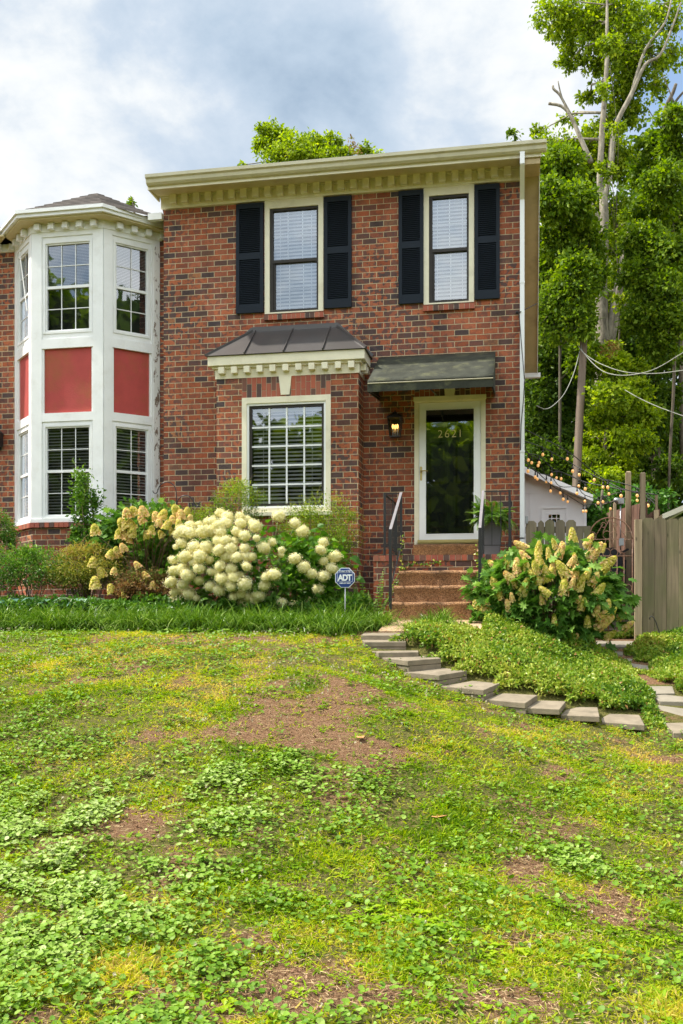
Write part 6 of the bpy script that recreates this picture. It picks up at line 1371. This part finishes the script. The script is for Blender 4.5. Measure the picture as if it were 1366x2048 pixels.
cable([(1165, 675, PY - .15), (1156, 688, 10.7), (1168, 706, 10.5), (1200, 727, 10), (1250, 744, 9.4), (1310, 747, 9), (1372, 740, 8.5)], .009, M['cable'], 'pale cable looping at the pole top and running nearly level to the right')
cable([(1160, 700, PY - .15), (1148, 745, 9.6), (1130, 785, 8.2), (1110, 808, 7), (1092, 818, 6), (1074, 812, 5)], .009, M['cable'], 'pale cable hanging from the pole down to the left')
cable([(1250, 780, 10), (1280, 797, 9.5), (1320, 815, 9), (1372, 834, 8.5)], .009, M['cable'], 'short pale cable emerging from the leaves at the right')
# string lights
Z2 = lambda x, y: (960 + x * .2972, 560 + y * .2972)
strands = [
 ('top strand of amber globe lights from the house corner to the fence', [(300, 1005)], [(588, 1190), (769, 1333), (949, 1440)], [(1190, 1445)], 1.0, 4.6, 1.6),
 ('second strand of amber globe lights, just below the top one', [(300, 1085)], [(423, 1165), (483, 1197), (624, 1278), (668, 1302), (828, 1384), (860, 1384), (1058, 1437)], [(1180, 1490)], 3.0, 5.5, 1.6),
 ('third strand of amber globe lights passing in front of the pole', [(300, 1110)], [(325, 1203), (398, 1222), (482, 1302), (546, 1330), (709, 1398), (868, 1430), (1058, 1472), (1131, 1504)], [(1190, 1520)], 3.6, 6.0, 1.8),
 ('strand of amber globe lights crossing the shed roof edge', [(300, 1150)], [(348, 1222), (391, 1242), (447, 1352), (515, 1326), (665, 1382), (795, 1495), (828, 1488)], [(870, 1500)], 3.6, 6.4, 6.0),
 ('strand of small lights hanging low across the shed wall', [(300, 1190)], [(323, 1278), (386, 1333), (478, 1360), (540, 1428), (653, 1432), (706, 1485)], [(877, 1500)], 3.0, 6.3, 6.2),
 ('lowest strand of small lights sagging below the shed roof', [(300, 1225)], [(372, 1318), (475, 1413), (560, 1470), (590, 1487), (695, 1552), (714, 1552), (877, 1535)], [(900, 1550)], 3.2, 6.3, 6.2)]
for lab, st0, bulbs, en, Ya, Yb, Yc in strands:
    root = empty('string_lights', at(*Z2(*bulbs[0]), Ya), lab, 'string lights', 'strands of amber globe lights over the side yard')
    allp = st0 + [(x, y - (38 if y > 1000 else 30)) for x, y in bulbs] + en; n = len(allp); W3 = []
    for i, p in enumerate(allp):
        f_ = i / (n - 1); Y = Ya * (1 - f_) ** 2 + 2 * f_ * (1 - f_) * Yb + Yc * f_ * f_; W3.append(at(*Z2(*p), Y))
    s = MB(); s.tube(cat_(W3, 4), .008, 5); s.build('cord', M['cord'], root)
    for w3 in W3[1:-1]:
        sc_ = random.uniform(.9, 1.1); s = MB(); s.tube([w3, w3 - Vector((0, 0, .045))], [.006, .013], 6); s.tube([w3 - Vector((0, 0, .045)), w3 - Vector((0, 0, .085))], .017, 6); s.build('socket', M['cord'], root)
        s = MB(); s.sphere(tuple(w3 - Vector((0, 0, .125))), .025 * sc_, 10, 8, (1, 1, 1.25)); s.build('bulb', M['bulb'], root)

# ------------------------------------------------------------------ trees
def tree(name, label, d, trunks, clusters, m, leaf=.13, seed=1, back=0.0, cat='tree', bark='bark', dens=1.0, group=None, zspread=1.0, extra=None, deadwood=()):
    """trunks: pixel polylines (x, y, width px); clusters: (x, y, rx, ry, leaves) in photo pixels, spread in depth too"""
    global rng; rng = np.random.default_rng(seed); random.seed(seed); Y = d - D
    b = trunks[0][0]; base = at(b[0], b[1], Y); g_ = gz1(base.x, Y)
    root = empty(name, (base.x, Y, min(g_, base.z)), label, cat, group)
    tk = MB(); nodes = []
    for tr in trunks:
        pts = [at(x, y, Y) for x, y, w_ in tr]
        if tr is trunks[0] and pts[0].z > g_: pts = [Vector((pts[0].x, Y, g_ - .1))] + pts; ws = [tr[0][2]] + [w_ for _, _, w_ in tr]
        else: ws = [w_ for _, _, w_ in tr]
        rad = [max(.012, w_ / 2 / ppm(1200, Y)) for w_ in ws]
        cp = cat_(pts, 4); rr_ = np.interp(np.linspace(0, 1, len(cp)), np.linspace(0, 1, len(rad)), rad)
        tk.tube(cp, list(rr_), 12); nodes += [(p, r_) for p, r_ in zip(cp, rr_)]
    for tr in deadwood:
        pts = [at(x, y, Y - .3) for x, y, w_ in tr]; tk.tube(cat_(pts, 3), list(np.interp(np.linspace(0, 1, (len(pts) - 1) * 3 + 1), np.linspace(0, 1, len(tr)), [max(.01, w_ / 2 / ppm(1200, Y)) for _, _, w_ in tr])), 7)
    parts = []
    for (x, y, rx, ry, n) in clusters:
        s = ppm(x, Y); Yc = Y + back + random.uniform(-1, 1) * zspread; c = at(x, y, Yc); n = int(n * dens)
        r_ = (rx / s, min(rx / s, 2.2) * .8, ry / s); sub = max(10, int(n / 30))
        P, cen, k = blob_pts(n, tuple(c), r_, .1, sub, .195)
        cand = [(q_ - c).length + (0 if q_.z < c.z else 2) for q_, _ in nodes]; j = int(np.argmin(cand)); q0, rr0 = nodes[j]
        r0 = min(rr0 * .6, .03 + .02 * r_[0]); mid = q0.lerp(c, .5) + Vector((random.uniform(-.2, .2), random.uniform(-.2, .2), .15)); tk.tube([q0, mid, c], [r0, r0 * .7, r0 * .35], 6)
        for cc in cen[::2]: tk.tube([tuple(c.lerp(Vector(cc), .0)), tuple(c.lerp(Vector(cc), .6) + Vector((0, 0, .08))), tuple(cc)], [r0 * .3, .014, .006], 4)
        dr = rng.normal(size=P.shape) * .8; dr[:, 2] -= .35; dr += (P - np.array(c)) / np.array(r_) * .5; ln = leaf * (.6 + .7 * rng.random(n))
        shade = rng.random(sub)[k]
        parts.append(scatter('card', P, dr, runit(n, .9), ln, ln * .85) + (np.clip(.42 + .2 * rng.normal(size=n) + .35 * (shade - .5), 0, 1),))
    leaves_obj('crown', parts, m, root); tk.build('trunk', M[bark], root)
    if extra: leaves_obj('russet_leaves', [scatter('card', blob_pts(n_, tuple(at(x, y, Y - .8)), (rx_ / ppm(x, Y), .6, ry_ / ppm(x, Y)), .2, 12, .2)[0], runit(n_), runit(n_, 1), leaf, leaf * .6) + (rng.random(n_),) for (x, y, rx_, ry_, n_) in extra], M['lf_rust'], root)
    return root
# the tall tree with the pale forked trunk
tree('tall_tree', 'tall tree with a pale forked trunk rising right of the townhouse', 28,
 [[(1208, 760, 38), (1207, 690, 34), (1204, 640, 27), (1203, 560, 22), (1208, 470, 19), (1207, 400, 17), (1200, 365, 13), (1205, 250, 11), (1212, 160, 9), (1214, 80, 7), (1214, 10, 5), (1216, -60, 3)],
  [(1214, 700, 26), (1226, 640, 22), (1240, 560, 17), (1258, 470, 15), (1275, 420, 12), (1300, 350, 11), (1314, 300, 8)],
  [(1207, 400, 14), (1220, 340, 12), (1228, 260, 10), (1262, 190, 9), (1290, 130, 7), (1320, 110, 5), (1346, 50, 4), (1362, 5, 3)],
  [(1260, 195, 7), (1290, 100, 5), (1330, 45, 4), (1345, -10, 3)], [(1204, 450, 10), (1190, 420, 8), (1178, 400, 7)], [(1200, 600, 9), (1185, 580, 7), (1168, 572, 6)], [(1230, 640, 12), (1262, 600, 10), (1280, 580, 6)]],
 [(1110, 30, 46, 34, 1300), (1140, 95, 26, 34, 520), (1130, 60, 42, 22, 700), (1178, 60, 40, 60, 1500), (1215, 30, 55, 55, 2600), (1240, 90, 40, 60, 1700), (1195, 130, 30, 40, 800), (1275, 50, 42, 50, 1100), (1320, 30, 48, 36, 1000), (1300, 110, 40, 40, 800), (1345, 110, 30, 30, 400),
  (1135, 130, 24, 16, 320), (1265, 150, 36, 36, 900), (1235, 190, 34, 36, 1100), (1255, 225, 34, 30, 1000), (1180, 195, 24, 16, 330), (1200, 265, 40, 30, 1100), (1170, 300, 40, 28, 1000), (1225, 300, 40, 34, 1300), (1110, 285, 36, 26, 500), (1080, 262, 16, 12, 120), (1135, 240, 20, 14, 150), (1260, 330, 44, 34, 1200), (1180, 350, 44, 30, 1100), (1240, 420, 36, 26, 700), (1195, 320, 26, 40, 900), (1230, 470, 40, 40, 1300), (1180, 560, 34, 30, 800), (1245, 520, 36, 40, 1100), (1215, 600, 40, 40, 1200), (1250, 650, 36, 34, 1000), (1190, 660, 36, 34, 1000), (1175, 420, 36, 40, 1000), (1255, 120, 40, 40, 900), (1310, 170, 30, 30, 500)],
 M['lf_tree'], .125, 11, zspread=.6, dens=1.1, back=.9,
 deadwood=[[(1182, 325, 11), (1158, 270, 9), (1140, 230, 7), (1122, 212, 6), (1097, 207, 6)], [(1142, 232, 7), (1128, 205, 5), (1118, 188, 5), (1107, 178, 5), (1106, 171, 4)], [(1125, 200, 4), (1120, 182, 3), (1116, 162, 2)]])
tree('sapling', 'slim leafy sapling sprays crossing in front of the pale forked trunk', 26.6, [[(1228, 1000, 5), (1232, 800, 4), (1240, 620, 3), (1232, 480, 2)]],
 [(1222, 470, 16, 14, 150), (1240, 600, 18, 16, 180), (1190, 500, 14, 14, 120), (1212, 345, 22, 22, 330), (1235, 255, 20, 18, 260), (1205, 180, 20, 18, 240), (1222, 690, 20, 14, 200), (1250, 440, 18, 16, 200), (1215, 90, 26, 26, 420)], M['lf_tree'], .11, 21, bark='bark_dark', zspread=.2)
tree('leafy_tree', 'bright green leafy tree close behind the right roof edge of the townhouse', 26, [[(1120, 760, 6), (1122, 600, 6), (1128, 480, 5), (1140, 400, 4)], [(1125, 520, 8), (1150, 440, 5)]],
 [(1095, 330, 36, 36, 1000), (1130, 330, 40, 40, 1200), (1100, 400, 40, 40, 1400), (1150, 410, 44, 40, 1500), (1120, 470, 48, 44, 1900), (1175, 480, 36, 36, 1000), (1100, 540, 40, 50, 1700), (1150, 560, 46, 50, 1900), (1110, 630, 50, 50, 1900), (1160, 640, 30, 40, 1000), (1175, 720, 36, 40, 1100), (1190, 540, 26, 50, 800), (1028, 268, 12, 10, 60)], M['lf_mid'], .125, 12, bark='bark_dark', dens=1.7, zspread=1.0, back=-.8, extra=[(1090, 400, 14, 26, 130)])
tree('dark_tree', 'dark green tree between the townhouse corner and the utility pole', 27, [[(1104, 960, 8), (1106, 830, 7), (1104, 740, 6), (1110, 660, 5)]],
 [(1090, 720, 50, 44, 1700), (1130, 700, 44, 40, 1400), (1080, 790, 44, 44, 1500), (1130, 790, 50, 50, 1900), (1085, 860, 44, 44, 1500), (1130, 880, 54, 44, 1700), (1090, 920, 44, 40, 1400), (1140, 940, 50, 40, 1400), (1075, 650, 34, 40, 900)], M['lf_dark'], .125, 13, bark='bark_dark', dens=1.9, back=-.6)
tree('young_tree', 'bright yellow green young tree in front of the pale trunk base', 25.5, [[(1206, 1000, 8), (1212, 860, 6), (1225, 740, 5)]],
 [(1225, 735, 34, 26, 1100), (1260, 745, 30, 22, 700), (1225, 790, 40, 26, 1200), (1270, 780, 34, 24, 900), (1240, 830, 40, 26, 1300), (1200, 830, 26, 24, 600), (1290, 830, 34, 26, 900), (1215, 880, 40, 26, 1200), (1265, 880, 40, 26, 1100), (1190, 920, 34, 24, 800), (1235, 930, 36, 24, 900), (1210, 960, 34, 26, 900), (1175, 880, 22, 20, 400)], M['lf_tree'], .12, 14, bark='bark_dark', dens=1.5, back=-.5, extra=[(1222, 700, 16, 9, 110)])
tree('right_tree', 'broad green tree with bare forked top at the right edge', 27, [[(1338, 960, 5), (1348, 760, 6), (1350, 560, 7), (1342, 420, 10), (1334, 300, 10), (1333, 262, 9)], [(1333, 300, 9), (1328, 230, 8), (1346, 185, 7), (1352, 168, 6)], [(1334, 240, 6), (1350, 205, 5), (1372, 178, 4)]],
 [(1345, 240, 34, 26, 700), (1310, 290, 34, 26, 900), (1350, 310, 34, 40, 1200), (1290, 350, 40, 30, 1100), (1330, 370, 44, 36, 1500), (1300, 420, 44, 34, 1400), (1350, 440, 34, 40, 1300), (1285, 480, 40, 36, 1400), (1330, 510, 50, 40, 1900), (1270, 550, 36, 30, 1000), (1320, 580, 50, 36, 1700), (1350, 640, 34, 40, 1100), (1290, 630, 44, 34, 1400), (1320, 690, 40, 30, 1000)], M['lf_mid'], .125, 15, bark='bark_dark', dens=1.8, back=-.5, extra=[(1335, 520, 20, 16, 120)],
 deadwood=[[(1350, 210, 3), (1336, 175, 2), (1326, 150, 1)], [(1332, 268, 3), (1310, 240, 2), (1295, 215, 1)]])
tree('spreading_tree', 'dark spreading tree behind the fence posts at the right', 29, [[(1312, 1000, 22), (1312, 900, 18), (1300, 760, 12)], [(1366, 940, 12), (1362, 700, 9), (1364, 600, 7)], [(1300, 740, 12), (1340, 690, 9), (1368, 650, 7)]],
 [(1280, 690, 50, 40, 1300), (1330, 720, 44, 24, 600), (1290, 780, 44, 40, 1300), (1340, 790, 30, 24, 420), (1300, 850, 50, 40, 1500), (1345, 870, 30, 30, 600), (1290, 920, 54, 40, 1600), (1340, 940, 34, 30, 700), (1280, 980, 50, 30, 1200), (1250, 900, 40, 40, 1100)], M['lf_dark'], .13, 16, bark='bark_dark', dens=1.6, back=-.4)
tree('roof_tree', 'tree crown showing above the middle of the townhouse roof', 30, [[(690, 520, 16), (690, 400, 12), (640, 330, 7)], [(690, 400, 10), (730, 340, 5)]],
 [(535, 262, 26, 18, 800), (530, 290, 24, 22, 800), (565, 270, 26, 20, 900), (580, 300, 40, 26, 1400), (615, 290, 26, 22, 900), (640, 295, 24, 22, 900), (665, 290, 20, 22, 700), (680, 310, 30, 16, 700), (735, 300, 18, 12, 350), (755, 312, 14, 10, 150), (570, 312, 50, 18, 1200), (640, 320, 60, 16, 1200), (486, 330, 10, 5, 60)], M['lf_tree'], .12, 17, bark='bark_dark', dens=.95, zspread=.6, extra=[(708, 296, 14, 9, 70)])
tree('ivy_mass', 'ivy covered thicket behind the iron gate and shed', 21.5, [[(1200, 1100, 8), (1200, 1040, 6), (1205, 980, 5)]], [(1190, 1020, 26, 34, 1300), (1230, 1000, 36, 30, 1300), (1185, 1070, 22, 34, 900), (1270, 1000, 30, 26, 800), (1215, 1060, 30, 34, 900), (1300, 1000, 40, 24, 700)], M['lf_ivy'], .11, 18, cat='thicket', bark='bark_dark')
tree('roof_twig', 'leafy twig tops peeping over the neighbour roof', 26, [[(270, 480, 5), (262, 420, 4)]], [(262, 405, 9, 7, 120)], M['lf_mid'], .10, 19, bark='bark_dark', zspread=.2)
# distant wood that closes the gaps low down, and the wood across the street that the windows mirror
def wood(name, label, x0, x1, y0, y1, z0, z1, n, leaf, m, seed, gaps=.5):
    global rng; rng = np.random.default_rng(seed); sub = int(n / 60); cen = np.stack([x0 + (x1 - x0) * rng.random(sub), y0 + (y1 - y0) * rng.random(sub), z0 + (z1 - z0) * rng.random(sub) ** 1.1], 1)
    top_ = z0 + (z1 - z0) * (.62 + .5 * fbm(cen[:, 0] * .25, cen[:, 1] * .0 + seed, 3)); cen = cen[cen[:, 2] < top_]
    k = rng.integers(0, len(cen), n); P = cen[k] + rng.normal(size=(n, 3)) * .7; ln = leaf * (.6 + .8 * rng.random(n))
    leaves_obj(name, [scatter('card', P, runit(n), runit(n, .8), ln, ln) + (np.clip(.4 + .2 * rng.normal(size=n) + .3 * (rng.random(len(cen))[k] - .5), 0, 1),)], m, None, label, cat='woodland', kind='stuff')
wood('far_wood', 'green woodland closing the background behind the side yard', -1.5, 19, 19, 26, -.5, 16, 120000, .24, M['lf_dark'], 31)
wood('street_trees', 'woodland across the street mirrored in the glass', -50, 30, -46, -40, -1.5, 14, 60000, .9, M['lf_tree'], 32)
wood('street_trees', 'taller woodland across the street to the left, mirrored in the bay windows', -52, -20, -44, -36, -1.5, 25, 60000, .9, M['lf_mid'], 33)
wood('street_trees', 'woodland beyond the right side of the lawn, mirrored in the angled bay windows', 20, 26, -24, -2, -1.5, 16, 22000, .8, M['lf_dark'], 34)

# ------------------------------------------------------------------ light, sky, camera
SUN_EL, SUN_AZ = 56, -84      # azimuth: degrees from straight in front of the facade (-y) towards +x; negative is the left
sd_ = Vector((math.sin(R(SUN_AZ)) * math.cos(R(SUN_EL)), -math.cos(R(SUN_AZ)) * math.cos(R(SUN_EL)), math.sin(R(SUN_EL))))
sun = bpy.data.lights.new('sun', 'SUN'); sun.energy = 5.0; sun.angle = R(1.2); sun.color = (1, .94, .84)
so = bpy.data.objects.new('sun', sun); C.objects.link(so); so.rotation_euler = (-sd_).to_track_quat('-Z', 'Y').to_euler(); so.location = (-10, -5, 20)
wd = bpy.data.worlds.new('World'); bpy.context.scene.world = wd; wd.use_nodes = True; nt = wd.node_tree; nt.nodes.clear()
sky = nt.nodes.new('ShaderNodeTexSky'); sky.sky_type = 'NISHITA'; sky.sun_disc = False; sky.sun_elevation = R(SUN_EL); sky.sun_rotation = math.atan2(sd_.x, sd_.y); sky.air_density = 1.3; sky.dust_density = 2.0
bg1 = nt.nodes.new('ShaderNodeBackground'); bg1.inputs[1].default_value = .15; L(nt, sky, 0, bg1, 0)
tc = nt.nodes.new('ShaderNodeTexCoord'); sx_ = nt.nodes.new('ShaderNodeSeparateXYZ'); L(nt, tc, 'Generated', sx_, 0)
def mth(op, a=None, b=None, c=None):
    m_ = nt.nodes.new('ShaderNodeMath'); m_.operation = op
    for i, v in enumerate((a, b, c)):
        if v is None: continue
        if isinstance(v, (int, float)): m_.inputs[i].default_value = v
        else: nt.links.new(v, m_.inputs[i])
    return m_.outputs[0]
zc = mth('MAXIMUM', mth('ADD', sx_.outputs[2], .5), .05)
cv = nt.nodes.new('ShaderNodeCombineXYZ'); nt.links.new(mth('DIVIDE', sx_.outputs[0], zc), cv.inputs[0]); nt.links.new(mth('DIVIDE', sx_.outputs[1], zc), cv.inputs[1])
def cn(scale, off, det=7, rough=.55, dist=.3):
    mp = nt.nodes.new('ShaderNodeMapping'); mp.inputs['Location'].default_value = off; nt.links.new(cv.outputs[0], mp.inputs[0])
    n_ = nt.nodes.new('ShaderNodeTexNoise'); n_.inputs['Scale'].default_value = scale; n_.inputs['Detail'].default_value = det; n_.inputs['Roughness'].default_value = rough; n_.inputs['Distortion'].default_value = dist; nt.links.new(mp.outputs[0], n_.inputs['Vector']); return n_
n1 = cn(2.6, (3.1, 1.7, 0)); n2 = cn(3.9, (8.0, 4.1, 2), 12, .58, .15)
cover = ramp(nt, [(.33, 0.0), (.46, 1.0)]); L(nt, n1, 'Fac', cover, 0)
shade = ramp(nt, [(.22, (.36, .48, .63)), (.34, (.52, .64, .78)), (.42, (.64, .74, .86)), (.51, (.90, .94, .97)), (.64, (1.12, 1.11, 1.1))]); L(nt, n2, 'Fac', shade, 0)
bg2 = nt.nodes.new('ShaderNodeBackground'); L(nt, shade, 0, bg2, 0)
# brightness added to the unseen sky behind the camera, to light the facade
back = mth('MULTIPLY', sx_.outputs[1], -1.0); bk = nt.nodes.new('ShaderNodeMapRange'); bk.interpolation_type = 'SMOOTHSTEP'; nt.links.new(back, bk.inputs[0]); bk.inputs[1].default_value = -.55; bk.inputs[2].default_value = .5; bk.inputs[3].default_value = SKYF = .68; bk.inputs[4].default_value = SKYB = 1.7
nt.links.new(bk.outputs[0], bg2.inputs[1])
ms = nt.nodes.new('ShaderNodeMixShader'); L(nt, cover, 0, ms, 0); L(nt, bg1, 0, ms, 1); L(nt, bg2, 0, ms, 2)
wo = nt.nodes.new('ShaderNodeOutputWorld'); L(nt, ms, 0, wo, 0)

cam = bpy.data.cameras.new('camera'); co_ = bpy.data.objects.new('camera', cam); C.objects.link(co_)
co_.location = (0, -D, 0); co_.rotation_euler = (math.pi / 2, 0, math.asin(SI)); cam.sensor_fit = 'VERTICAL'; cam.sensor_height = 36; cam.lens = 36 * FPX / 2048; cam.shift_y = (HY - 1024) / 2048
cam.clip_end = 600; cam.clip_start = .05
sc = bpy.context.scene; sc.camera = co_
sc.view_settings.view_transform = 'Standard'; sc.view_settings.look = 'None'; sc.view_settings.exposure = .6; sc.view_settings.gamma = 1
sc.cycles.max_bounces = 8; sc.cycles.transparent_max_bounces = 12; sc.cycles.use_denoising = True; sc.cycles.caustics_reflective = False; sc.cycles.caustics_refractive = False
sc.cycles.sample_clamp_indirect = 4
sc.render.engine = 'CYCLES'
